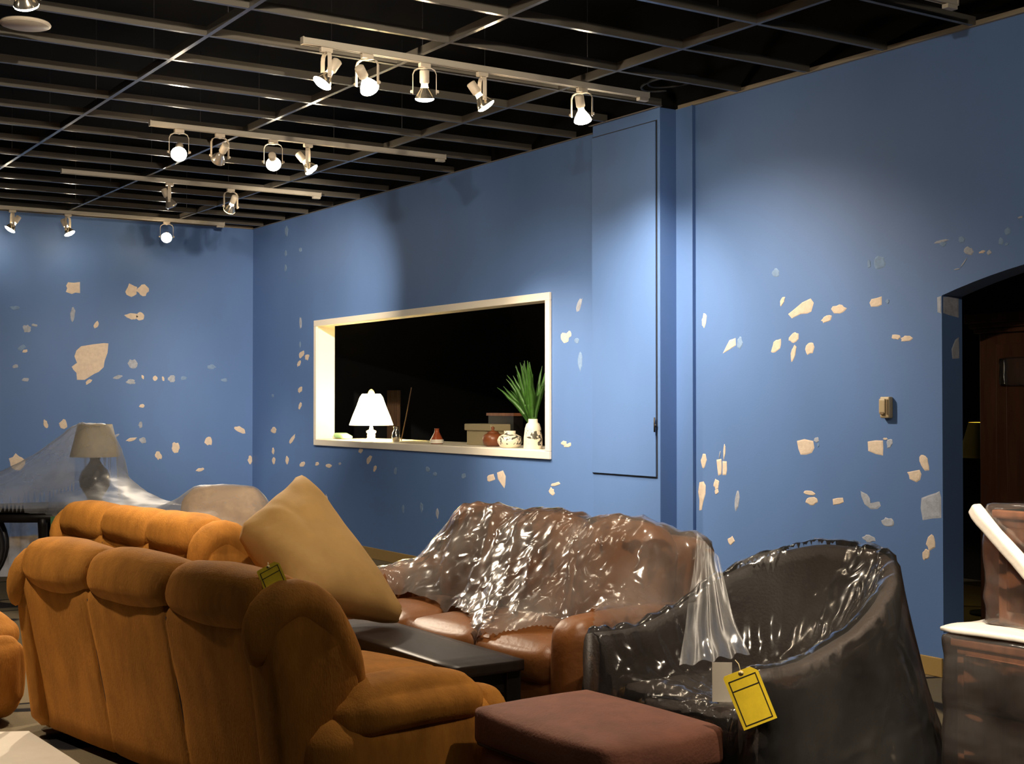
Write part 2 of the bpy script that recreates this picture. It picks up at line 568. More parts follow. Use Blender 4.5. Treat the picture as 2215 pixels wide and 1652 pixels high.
# wall angle under the ceiling grid
m = MB()
m.box((XW - .024, YF, ZC - .003), (XW, PY0, ZC)).box((XW - .003, YF, ZC), (XW, PY0, ZC + .03))
m.box((XW - .024, PY1, ZC - .003), (XW, YB, ZC)).box((PX - .024, PY0 - .02, ZC), (PX, PY1 + .02, ZC + .003))
struct(m.build('trim_4', 'wall_angle_metal', smooth=False))
m = MB().box((XL, YB - .024, ZC - .003), (XW, YB, ZC)).box((XL, YB - .003, ZC), (XW, YB, ZC + .03))
struct(m.build('trim_5', 'wall_angle_metal', smooth=False))

# ------------------------------------------------------------------ ceiling grid: runners, cross tees, hanger wires
jr0, jr1 = -8, 11
iruns = [-4, -3, -2, -1, 0, 1, 2]
runm = MB().box((-.013, YF, 0), (.013, YB, .003)).box((-.005, YF, .003), (.005, YB, .052)).mesh('main_runner', 'grid_metal', False)
for i in iruns:
    o = bpy.data.objects.new('main_runner', runm); link(o, ceiling)
    o.location = (GX + i * GSX, 0, ZC)
L = GSX - .010
teem = MB().box((0, -.013, -.001), (L, .013, .002)).box((0, -.005, .002), (L, .005, .050)).mesh('cross_tee', 'grid_metal', False)
lastx = GX + iruns[-1] * GSX
L2 = XW - lastx - .008
teew = MB().box((0, -.013, -.001), (L2, .013, .002)).box((0, -.005, .002), (L2, .005, .050)).mesh('cross_tee', 'grid_metal', False)
for j in range(jr0 - 4, jr1 + 1):
    y = GY + j * GSY
    for i in iruns[:-1]:
        o = bpy.data.objects.new('cross_tee', teem); link(o, ceiling)
        o.location = (GX + i * GSX + .005, y, ZC + .001)
    if not (PY0 - .03 < y < PY1 + .03):
        o = bpy.data.objects.new('cross_tee', teew); link(o, ceiling)
    else:
        o = bpy.data.objects.new('cross_tee', MB().box((0, -.013, -.001), (L2 - .165, .013, .002)).box((0, -.005, .002), (L2 - .165, .005, .050)).mesh('cross_tee', 'grid_metal', False)); link(o, ceiling)
    o.location = (lastx + .005, y, ZC + .001)
wirem = MB().tube([(0, 0, .04), (0, 0, ZD - ZC)], .0022, 6).mesh('hanger_wire', 'wire')
for i in iruns:
    for j in range(-10, jr1 + 1, 2):
        o = bpy.data.objects.new('hanger_wire', wirem); link(o, ceiling)
        o.location = (GX + i * GSX, GY + (j + .5) * GSY, ZC)

# ------------------------------------------------------------------ window casing and reveal
win = struct(MB().box((XW - .022, WY0, WZ1 - CAS), (XW, WY1, WZ1)).build('window_1', 'cream_paint', smooth=False, bevel=.004))
MB().box((XW - .022, WY0, WZ0), (XW, WY1, WZ0 + CAS)).build('bottom_casing', 'cream_paint', win, smooth=False, bevel=.004)
MB().box((XW - .022, WY0, WZ0 + CAS), (XW, WY0 + CAS, WZ1 - CAS)).build('side_casing', 'cream_paint', win, smooth=False, bevel=.004)
MB().box((XW - .022, WY1 - CAS, WZ0 + CAS), (XW, WY1, WZ1 - CAS)).build('side_casing', 'cream_paint', win, smooth=False, bevel=.004)
SZ = WZ0 + CAS + .004
MB().box((XW, oy1 - .002, oz0), (XW + .205, oy1 + .02, oz1)).build('reveal', 'cream_paint', win, smooth=False)
MB().box((XW, oy0 - .02, oz0), (XW + .205, oy0 + .002, oz1)).build('reveal', 'cream_paint', win, smooth=False)
MB().box((XW, oy0, oz1 - .002), (XW + .205, oy1, oz1 + .02)).build('reveal', 'cream_paint', win, smooth=False)
MB().box((XW - .004, oy0, SZ - .03), (XW + .68, oy1, SZ)).build('sill', 'cream_paint', win, smooth=False, bevel=.003)

# ------------------------------------------------------------------ spackle patches on the walls
plast_rng = random.Random(3)


def blob(u, v, w, h, tilt=0.0, n=13, rough=0.22, sq=1.0):
    pts = []
    ph = plast_rng.random() * 6.28
    for i in range(n):
        a = 2 * math.pi * i / n + ph
        ca, sa = math.cos(a), math.sin(a)
        rr = 1 + plast_rng.uniform(-rough, rough)
        x = math.copysign(abs(ca) ** sq, ca) * w / 2 * rr
        y = math.copysign(abs(sa) ** sq, sa) * h / 2 * rr
        c, s = math.cos(tilt), math.sin(tilt)
        pts.append((u + x * c - y * s, v + x * s + y * c))
    return pts


def patch(parent, axis, val, outline, mat='plaster', th=.0022):
    ps = [at(u, v, axis, val) for u, v in outline]
    nrm = Vector((0, 0, 0)); nrm[axis] = -1
    n = len(ps)
    c = sum(ps, Vector()) / n
    inner = [c + (p - c) * .82 + nrm * th for p in ps]
    vs = [p + nrm * .0002 for p in ps] + inner
    fs = [tuple(range(n, 2 * n))]
    for i in range(n):
        j = (i + 1) % n
        fs.append((i, j, n + j, n + i))
    # face the room
    e1 = inner[1] - inner[0]; e2 = inner[2] - inner[1]
    area = Vector((0, 0, 0))
    for i in range(n):
        area += (inner[i] - c).cross(inner[(i + 1) % n] - c)
    if area.dot(nrm) < 0:
        fs = [tuple(reversed(f)) for f in fs]
    return MB().add(vs, fs).build('spackle_patch', mat, parent, smooth=False)


P_, N_, F_ = 'plaster', 'plaster_thin', 'plaster_faint'
back_blobs = [  # u, v, w, h, tilt, kind
    (283.5, 628, 24, 28, 0, P_), (309, 628, 25, 24, 0, P_), (285, 684, 30, 12, 0, P_), (303, 683, 18, 17, .3, P_),
    (32, 666, 20, 8, 0, F_), (58, 710, 18, 16, 0, N_), (74, 703, 14, 6, .1, N_), (47, 752, 18, 10, -.4, F_), (54, 759, 12, 7, -.2, P_),
    (33, 792, 14, 8, -.3, N_), (55, 821, 16, 9, 0, N_), (157, 680, 11, 29, .1, N_), (208.5, 702, 10, 16, .4, P_),
    (192, 825, 16, 7, -.7, P_), (286, 787, 20, 20, 0, N_), (255, 815.5, 19, 8, -.2, N_), (283, 826, 20, 11, 0, N_),
    (308.5, 815, 5, 11, -.4, P_), (335.6, 818, 10, 13, 0, P_), (353, 819, 5, 11, -.2, P_), (371, 819, 15, 16, 0, N_), (397, 818, 14, 8, 0, F_),
    (458, 793, 18, 10, 0, F_), (485, 822, 14, 8, 0, F_), (98.5, 917, 10, 18, -.3, P_), (137, 918, 16, 22, -.2, P_), (307.5, 878, 12, 8, 0, P_),
    (304, 919, 8, 14, 0, N_), (252, 942, 12, 6, -.5, N_), (284.5, 950, 23, 7, -.25, P_), (308.7, 952, 15, 14, 0, N_), (342.6, 985, 13, 18, -.4, P_),
    (380, 968, 17, 24, -.2, P_), (36, 1000, 35, 34, 0, P_), (451, 954, 17, 19, 0, P_), (520, 929.5, 26, 13, .35, P_), (541, 995, 10, 18, 0, P_),
    (433, 1015.5, 18, 7, -.25, P_)]
for u, v, w, h, t, kd in back_blobs:
    patch(wall_back, 1, YB, blob(u, v, w, h, t), kd)
sc = 3.933
patch(wall_back, 1, YB, [(x / sc, 440 + y / sc) for x, y in [(578, 670), (630, 674), (680, 668), (681, 762), (640, 758), (612, 770), (560, 752), (572, 720), (562, 700)]])
patch(wall_back, 1, YB, [(x / sc, 440 + y / sc) for x, y in [(690, 1214), (790, 1198), (885, 1187), (922, 1190), (915, 1270), (890, 1340), (882, 1392), (840, 1432), (800, 1450), (752, 1480), (720, 1500), (655, 1500), (650, 1440), (625, 1415), (610, 1388), (655, 1355), (633, 1300), (650, 1250)]])

right_blobs = [
    (592.5, 930, 12, 14, 0, P_), (591, 975, 6, 14, 0, P_), (592, 995, 7, 16, 0, P_), (621, 995, 7, 18, 0, P_), (632, 950, 8, 24, .5, P_), (620, 500, 7, 26, 0, F_),
    (618, 548, 5, 14, 0, F_), (618, 580, 6, 14, 0, F_), (650, 540, 6, 10, 0, F_), (650, 698, 5, 24, 0, N_), (649, 745, 4, 14, 0, F_), (652, 766, 9, 17, .5, P_), (664, 772, 10, 14, .3, P_),
    (647, 786, 7, 14, .5, P_), (649, 843, 8, 14, .5, P_), (649, 878, 6, 17, .3, P_), (590, 856, 5, 8, 0, F_), (654, 1004, 9, 12, .7, P_), (686, 1003, 8, 9, .7, P_), (712, 1007, 13, 9, .2, P_),
    (780, 975, 9, 11, .4, P_), (798, 995, 10, 19, .5, P_), (811, 1013, 7, 15, .2, P_), (855, 1018, 7, 15, 0, F_), (925, 1015, 9, 11, 0, F_), (941, 1025, 8, 9, 0, F_), (1003, 1029, 10, 11, 0, F_),
    (1062, 1033, 18, 16, 0, P_), (1203, 1047, 21, 8, -.2, P_), (1193, 1063, 12, 17, -.3, P_), (872, 1100, 5, 20, 0, F_), (912, 1098, 6, 22, 0, F_), (946, 1110, 6, 22, 0, N_),
    (706, 1080, 6, 22, -.1, P_), (735, 1003, 6, 6, 0, N_), (1253, 660, 9, 30, .3, N_), (1222, 730, 18, 20, 0, P_), (1231, 723, 10, 14, .3, P_), (1248, 737, 10, 14, 0, F_), (1255, 782, 9, 38, 0, F_), (1220, 958, 13, 11, .4, P_), (1228, 963, 18, 8, -.4, P_),
    (1523, 693, 10, 30, .12, P_), (1692.6, 651, 8, 22, .35, P_), (1789, 690, 25, 13, -.4, P_), (1814.5, 669, 30, 22, -.2, P_), (1902, 568, 27, 30, 0, F_), (1678, 590, 16, 18, 0, F_),
    (1600, 742, 12, 26, 0, F_), (1679, 748, 17, 32, .5, P_), (1717, 730, 17, 26, .65, P_), (1716, 764, 11, 38, .2, P_), (1752, 754, 18, 30, .55, P_), (1938, 729, 21, 10, .05, P_), (1961, 732, 24, 13, -.15, P_),
    (1522, 997, 12, 32, .1, P_), (1567, 976, 4, 34, .05, P_), (1557, 983, 2.5, 18, .15, N_), (1550, 1047, 12, 24, 0, P_), (1550, 1063, 9, 12, 0, P_), (1595, 1081, 10, 46, .12, N_), (1766, 951, 11, 12, .5, N_), (1770, 962, 5, 8, 0, F_),
    (1915, 949, 11, 5, 0, P_), (1924, 959, 13, 20, .3, N_), (2000, 1001, 19, 38, -.3, P_), (1751, 1066, 28, 11, .25, P_), (1756, 1083, 28, 18, .1, P_), (1921.5, 1129.5, 27, 20, .3, N_), (1879.5, 1165, 26, 15, .2, N_), (1581.5, 1169, 14, 18, .2, P_),
    (2013.6, 1173, 19, 36, 0, P_), (2003, 1198, 14, 26, .1, P_), (1920, 652, 8, 10, 0, F_),
    (2036, 522, 32, 7, -.25, N_), (2040, 527, 14, 12, 0, F_), (2080, 518, 15, 14, 0, F_), (2096, 543, 20, 18, 0, N_), (2124, 545, 14, 6, -.25, P_), (2140, 546, 12, 9, -.8, N_), (2085, 568, 3, 24, .6, N_), (2070, 582, 14, 3, -.2, N_), (2180, 500, 14, 16, .5, F_), (2207, 470, 12, 5, -.3, N_), (2165, 522, 12, 16, 0, F_), (2178, 528, 10, 6, -.5, F_), (1880, 570, 8, 20, 0, F_)]
for u, v, w, h, t, kd in right_blobs:
    patch(wall_right, 0, XW, blob(u, v, w, h, t), kd)


def crop_poly(ox, oy, s, pts):
    return [(ox + x / s, oy + y / s) for x, y in pts]


q1 = lambda pts: crop_poly(1480, 560, 3.692, pts)
q2 = lambda pts: crop_poly(1480, 860, 3.692, pts)
patch(wall_right, 0, XW, q1([(830, 440), (880, 400), (945, 345), (1010, 315), (1035, 350), (1015, 420), (985, 435), (930, 440), (860, 475)]))
patch(wall_right, 0, XW, q1([(1480, 350), (1495, 320), (1535, 312), (1578, 298), (1578, 365), (1545, 380), (1492, 382)]))
patch(wall_right, 0, XW, q1([(308, 755), (335, 700), (362, 648), (410, 632), (412, 690), (360, 725)]))
patch(wall_right, 0, XW, q2([(258, 495), (297, 487), (300, 560), (296, 612), (272, 622), (264, 560)]))
patch(wall_right, 0, XW, q2([(306, 505), (340, 508), (342, 580), (335, 618), (306, 618)]))
patch(wall_right, 0, XW, q2([(122, 675), (155, 668), (172, 700), (170, 770), (150, 840), (140, 895), (120, 900), (122, 820), (112, 750)]))
patch(wall_right, 0, XW, q2([(900, 345), (960, 330), (1030, 345), (1040, 400), (1020, 440), (975, 455), (930, 455), (912, 410)]))
patch(wall_right, 0, XW, q2([(1465, 350), (1530, 340), (1588, 342), (1590, 400), (1588, 462), (1530, 450), (1470, 425)]))
patch(wall_right, 0, XW, q2([(1780, 595), (1830, 585), (1880, 575), (1895, 610), (1885, 655), (1855, 675), (1800, 650), (1795, 620)]))
patch(wall_right, 0, XW, q2([(1185, 810), (1225, 800), (1268, 798), (1275, 835), (1240, 850), (1190, 857)]))
patch(wall_right, 0, XW, q2([(1408, 745), (1460, 770), (1482, 800), (1490, 845), (1560, 830), (1570, 865), (1540, 890), (1490, 890), (1440, 850), (1415, 790)]), N_)
patch(wall_right, 0, XW, q2([(1895, 800), (1960, 775), (2010, 760), (2040, 745), (2052, 800), (2054, 960), (1980, 965), (1905, 978), (1888, 880)]), N_)
patch(wall_right, 0, XW, [(1075, 1022), (1088, 1017), (1094, 1030), (1093, 1048), (1091, 1056), (1085, 1048), (1077, 1036)])
# on the doorway jamb (faces the camera side)
yj = DY1
pj = [at(u, v, 1, yj) for u, v in [(2027, 642), (2050, 640), (2074, 645), (2074, 687), (2055, 682), (2036, 677)]]
patch(wall_right, 1, yj, [(2040, 642), (2056, 641), (2074, 645), (2074, 687), (2055, 682), (2040, 677)], N_)
patch(wall_right, 1, yj, [(2066, 735), (2074, 729), (2075, 752), (2075, 775), (2060, 776), (2058, 755)], N_)
patch(wall_right, 0, XW, [(2027, 643), (2036, 640), (2036, 660), (2036, 678), (2028, 675)], N_)

# ------------------------------------------------------------------ thermostat
tp = at(1922, 881, 0, XW)
t = thing('thermostat', 'beige plastic thermostat box screwed to the blue wall left of the doorway', 'thermostat', (XW, tp.y, tp.z - .06))
MB().rbox((-.018, 0, .06), (.036, .070, .122), .008, 8).build('housing', 'beige_plastic', t)
MB().rbox((-.038, .012, .066), (.012, .044, .086), .004, 6).build('cover', 'beige_plastic', t)
MB().box((-.046, -.002, .020), (-.034, .024, .034)).build('setting_window', 'beige_dark', t, smooth=False)
MB().box((-.040, -.026, .02), (-.034, -.018, .105)).build('side_slot', 'beige_dark', t, smooth=False)

# ------------------------------------------------------------------ light tracks and lamp heads
def track(label, x0, x1, y, cap_right=True, z=ZC):
    t = thing('light_track', label, 'light track', (x0, y, z - .036), 0, 'white ceiling light tracks')
    L = x1 - x0
    m = MB().box((0, -.018, 0), (L, .018, .034))
    m.box((0, -.018, -.004), (L, -.010, 0)).box((0, .010, -.004), (L, .018, 0))
    m.build('channel', 'track_white', t, smooth=False, bevel=.002)
    MB().box((L, -.020, -.005), (L + .008, .020, .036)).build('end_cap', 'track_white', t, smooth=False)
    MB().box((-.008, -.020, -.005), (0, .020, .036)).build('end_cap', 'track_white', t, smooth=False)
    if cap_right:
        MB().box((L - .075, -.019, -.026), (L, .019, -.004)).build('feed_block', 'track_white', t, smooth=False, bevel=.003)
    return t


def lamp_head(x, y, target, label, state='on', power=1.0, spread=62, z=ZC, spin=None, blend=1.0, glow=False, spill=1.0):
    """track head: adapter, stem, U yoke, socket and reflector bulb aimed at target"""
    grp = 'track lamp heads'
    root = thing('track_lamp', label, 'spotlight', (x, y, z - .0405), 0, grp)
    root.scale = (1.18, 1.18, 1.18)
    MB().box((-.030, -.013, -.022), (.030, .013, 0)).build('adapter', 'head_white', root, smooth=False, bevel=.003)
    piv = Vector((0, 0, -.128))
    top = Vector((x, y, z - .0405))
    d = (Vector(target) - top - piv * 1.18).normalized()
    az = math.atan2(d.y, d.x) if spin is None else spin
    # yoke: its cross axis is square to the aiming direction
    Y = R(az + math.pi / 2, 'Z')
    w = .058
    path = [(-w, 0, -.150), (-w, 0, -.055), (-w * .86, 0, -.036), (-w * .55, 0, -.026), (w * .55, 0, -.026), (w * .86, 0, -.036), (w, 0, -.055), (w, 0, -.150)]
    ym = MB()
    for a, b in zip(path[:-1], path[1:]):
        a = Vector(a); b = Vector(b); mid = (a + b) / 2; ln = (b - a).length
        ang = math.atan2(b.z - a.z, b.x - a.x)
        ym.box((-ln / 2 - .002, -.010, -.0016), (ln / 2 + .002, .010, .0016), Y @ T(*mid) @ R(-ang, 'Y'))
    ym.build('yoke', 'head_white', root, smooth=False)
    MB().lathe([(.010, -.03), (.012, -.021)], 12).build('stem', 'head_white', root)
    for s in (-1, 1):
        MB().lathe([(.008, 0), (.008, .010), (.004, .013)], 10, Y @ T(s * w, 0, -.140) @ R(s * math.pi / 2, 'Y')).build('pivot_screw', 'head_white', root)
    # lamp along d, pivot close to the middle of the reflector
    Q = d.to_track_quat('Z', 'Y').to_matrix().to_4x4()
    M = T(*(piv + Vector((0, 0, -.012)))) @ Q
    MB().lathe([(.018, -.105), (.024, -.100), (.024, -.045), (.021, -.040), (.017, -.038)], 18, M).build('socket', 'head_white', root)
    ring = MB()
    ring.tube([(-.052, 0, .004), (-.050, 0, .010)], .003, 6, M @ Q.inverted() @ Y)
    backm = {'on': 'bulb_back', 'dim': 'bulb_back', 'off': 'bulb_off'}[state]
    facem = {'on': 'bulb_face', 'dim': 'bulb_dim', 'off': 'bulb_off'}[state]
    MB().lathe([(.016, -.040), (.017, -.026), (.020, -.018)], 18, M, cap=False).build('bulb_neck', backm, root)
    refl = MB().lathe([(.020, -.018), (.031, -.002), (.041, .016), (.0465, .030), (.0475, .036)], 24, M, cap=False).build('reflector', ('bulb_glow' if glow else 'reflector') if state != 'off' else 'bulb_off', root)
    MB().lathe([(.0475, .034), (.044, .041), (.032, .047), (.016, .050), (.001, .051)], 24, M).build('bulb_face', facem, root)
    if state != 'off':
        ld = bpy.data.lights.new('lamp_beam', 'SPOT')
        ld.energy = LAMP_W * power
        ld.color = LAMP_COL
        ld.spot_size = math.radians(spread); ld.spot_blend = blend
        ld.shadow_soft_size = .035
        lo = bpy.data.objects.new('lamp_beam', ld); link(lo, root)
        lo.matrix_local = M @ T(0, 0, .062) @ R(math.pi, 'X')
        sd = bpy.data.lights.new('lamp_spill', 'POINT')
        sd.energy = 1.1 * min(1.0, power) * spill; sd.color = (1.0, .74, .46); sd.shadow_soft_size = .02
        so = bpy.data.objects.new('lamp_spill', sd); link(so, root)
        so.matrix_local = M @ T(0, 0, .085)
    return root


TX0, TX1 = 3.09, 5.52
track('white light track nearest to the camera, ending beside the boxed column', TX0, TX1, 6.85)
track('white light track in the second row, with one dazzling lamp at its left end', TX0, TX1, 9.47)
track('white light track in the third row, carrying an unlit and a yellow lamp', TX0, TX1, 11.84)
track('white light track farthest away, close to the back wall', TX0, TX1, 14.36)
# row 1
lamp_head(3.23, 6.85, (1.3, 7.15, .4), 'leftmost lamp head of the nearest track, bright bulb turned left toward the suede sofas', power=.9)
lamp_head(3.485, 6.85, (6.03, 8.75, 1.2), 'second lamp head of the nearest track, glowing ring around its socket', power=.9, glow=True)
lamp_head(3.86, 6.85, (4.2, 7.4, .2), 'third lamp head of the nearest track, pointing steeply down over the wrapped sofa', power=.5)
lamp_head(4.255, 6.85, (6.03, 6.25, .75), 'fourth lamp head of the nearest track, turned right toward the blue wall', power=1.05, spread=100)
lamp_head(4.995, 6.85, (5.865, 7.5, 1.35), 'lamp head of the nearest track hanging closest to the boxed column', power=.48, spread=92, glow=True)
# row 2
lamp_head(3.30, 9.47, (1.6, 5.0, .3), 'dazzling lamp head of the second track facing the camera', power=1.0)
lamp_head(3.61, 9.47, (3.4, 12.0, 1.6), 'unlit clear bulb lamp head on the second track beside the dazzling one', state='off')
lamp_head(4.03, 9.47, (6.03, 13.35, 2.2), 'lamp head of the second track with a glowing ring, third from its left end', power=2.2, spread=50, glow=True)
lamp_head(4.315, 9.47, (6.03, 8.45, .9), 'rightmost lamp head of the second track, tipped right toward the window edge', power=1.3)
# row 3
lamp_head(4.04, 11.84, (4.9, 11.5, 1.4), 'unlit lamp head hanging at the middle of the third track', state='off')
lamp_head(4.62, 11.84, (4.3, 14.7, .4), 'yellowish lamp head on the third track, aimed toward the back wall', state='dim', power=.55, spread=80)
# row 4
lamp_head(3.25, 14.36, (1.9, 14.45, 1.2), 'leftmost lamp head on the track by the back wall', power=.3)
lamp_head(3.81, 14.36, (5.0, 13.6, .6), 'lamp head by the back wall tipped to the right', power=.6)
lamp_head(4.87, 14.36, (2.6, 8.4, .8), 'dazzling lamp head facing the camera at the right end of the farthest track', power=1.0)
# a further run of tracks toward the camera, above the frame
track('white light track above the suede sofa at the upper left corner of the picture', -.95, 1.49, 6.22)
lamp_head(1.455, 6.22, (2.5, 8.0, .6), 'lamp head cut by the upper left corner of the picture', power=.9, spread=70, spill=.2)
lamp_head(.40, 6.22, (.9, 5.7, 0), 'lamp head of the upper left track above the paper on the floor', power=.8, spill=.2)
track('white light track overhead in front of the tub chair', TX0, TX1, 4.41)
lamp_head(3.35, 4.41, (3.1, 4.9, .2), 'lamp head overhead in front of the ottoman', power=.4, spread=75, spill=.2)
track('white light track behind the camera position', TX0 - 2.0, TX1 - 2.0, 1.97)
lamp_head(1.5, 1.97, (4.2, 14.0, 1.6), 'added unseen lamp head behind the camera washing the far back wall', power=2.2, spread=60, spill=.2)  # unseen head, added as a wide wash to lift the far walls
lamp_head(1.9, 1.97, (6.0, 6.8, 2.6), 'added unseen lamp head behind the camera washing the upper right wall', power=.40, spread=100, spill=.2)  # unseen wide flood, added to raise the light on the upper wall
lamp_head(2.7, 1.97, (4.2, 2.7, .8), 'lamp head behind the camera nearest to the wrapped cabinets', power=1.0, spread=60, spill=.3)
lamp_head(1.16, 1.97, (3.9, 2.85, .55), 'leftmost lamp head of the track behind the camera', power=1.0, spread=34, spill=.3)
lamp_head(3.3, 1.97, (3.2, 3.3, .45), 'lamp head behind the camera aimed at the wrapped furniture', power=.55, spread=46, spill=.2)

# round ceiling fitting
dp = at(55, 52, 2, ZC - .02)
t = thing('ceiling_fitting', 'flat round metal ceiling fitting under the upper left lamp', 'ceiling fitting', (dp.x, dp.y, ZC - .03))
MB().lathe([(.128, .004), (.130, .010), (.125, .018), (.08, .026), (.02, .030)], 40).build('plate', 'head_white', t)
MB().lathe([(.118, 0), (.122, .004)], 40).build('lower_rim', 'track_white', t)

# loose black cable above the grid near the column
cb = []
for i in range(40):
    a = i / 39 * 2 * math.pi * 1.4 + .6
    cb.append((5.62 + .13 * math.cos(a) + .002 * i, 6.78 + .22 * math.sin(a), ZC + .05 + .0012 * i))
tag(MB().tube(cb, .008, 6).build('cable_coil', 'rubber_black'), 'black coiled cable lying on the ceiling grid near the column top', 'cable')

# ------------------------------------------------------------------ upholstery helpers
def channel_loft(mb, prof, y0, y1, ny, er=.12, pinch=.3, creases=(), cd=.015, cw=.012, nz=.004, seed=0.0, bend=None):
    """closed (x, z) loop swept along y, ends drawn in like a stuffed roll"""
    cx = sum(p[0] for p in prof) / len(prof); cz = sum(p[1] for p in prof) / len(prof)
    n = len(prof); ys = []
    for i in range(ny + 1):
        t = i / ny
        ys.append(y0 + (y1 - y0) * (.5 - .5 * math.cos(math.pi * t)) * .6 + (y1 - y0) * t * .4)
    for c in creases:
        ys += [c - 2 * cw, c - cw, c - cw * .5, c, c + cw * .5, c + cw, c + 2 * cw]
    ys = sorted(set(round(y, 5) for y in ys))
    vs = []; fs = []
    for y in ys:
        de = min(y - y0, y1 - y)
        k = math.sqrt(max(0, 1 - (1 - min(1, de / er)) ** 2))
        s = 1 - pinch * (1 - k)
        off = sum(cd * math.exp(-((y - c) / cw) ** 2) for c in creases)
        for x, z in prof:
            dx, dz = x - cx, z - cz
            ln = math.hypot(dx, dz) or 1
            w = noise.noise(Vector((x * 5 + seed, y * 5, z * 5))) * nz
            q = s - (off - w) / ln
            p = (cx + dx * q, y, cz + dz * q)
            vs.append(bend(p) if bend else p)
    for j in range(len(ys) - 1):
        for i in range(n):
            i2 = (i + 1) % n
            fs.append((j * n + i, j * n + i2, (j + 1) * n + i2, (j + 1) * n + i))
    # rounded end caps
    for j, sgn in ((0, -1), (len(ys) - 1, 1)):
        k = len(vs)
        ring = vs[j * n:(j + 1) * n]
        c = sum((Vector(p) for p in ring), Vector()) / n
        for p in ring:
            q = c + (Vector(p) - c) * .6 + Vector((0, sgn * er * .12, 0))
            vs.append(tuple(q))
        for i in range(n):
            i2 = (i + 1) % n
            fs.append((j * n + i2, j * n + i, k + i, k + i2) if sgn < 0 else (j * n + i, j * n + i2, k + i2, k + i))
        fs.append(tuple(range(k + n - 1, k - 1, -1)) if sgn < 0 else tuple(range(k, k + n)))
    mb.add(vs, fs)
    return mb


def ell(cx, cz, rx, rz, tilt=0.0, n=26, p=2.4):
    o = []
    for i in range(n):
        a = 2 * math.pi * i / n
        ca, sa = math.cos(a), math.sin(a)
        x = math.copysign(abs(ca) ** (2 / p), ca) * rx; z = math.copysign(abs(sa) ** (2 / p), sa) * rz
        o.append((cx + x * math.cos(tilt) - z * math.sin(tilt), cz + x * math.sin(tilt) + z * math.cos(tilt)))
    return o


def slab(x0, z0, x1, z1, th, n=9):
    """rounded slab loop from bottom point to top point (x, z), thickness th"""
    d = Vector((x1 - x0, z1 - z0)); d.normalize(); nrm = Vector((-d.y, d.x))
    h = th / 2; o = []
    for k in range(n):
        t = k / (n - 1)
        o.append((x0 + (x1 - x0) * t + nrm.x * h, z0 + (z1 - z0) * t + nrm.y * h))
    for k in range(1, 5):
        a = math.pi * k / 5
        q = nrm * math.cos(a) * h + d * math.sin(a) * h
        o.append((x1 + q.x, z1 + q.y))
    for k in range(n):
        t = 1 - k / (n - 1)
        o.append((x0 + (x1 - x0) * t - nrm.x * h, z0 + (z1 - z0) * t - nrm.y * h))
    for k in range(1, 5):
        a = math.pi * k / 5
        q = -nrm * math.cos(a) * h - d * math.sin(a) * h * .4
        o.append((x0 + q.x, z0 + q.y))
    return o


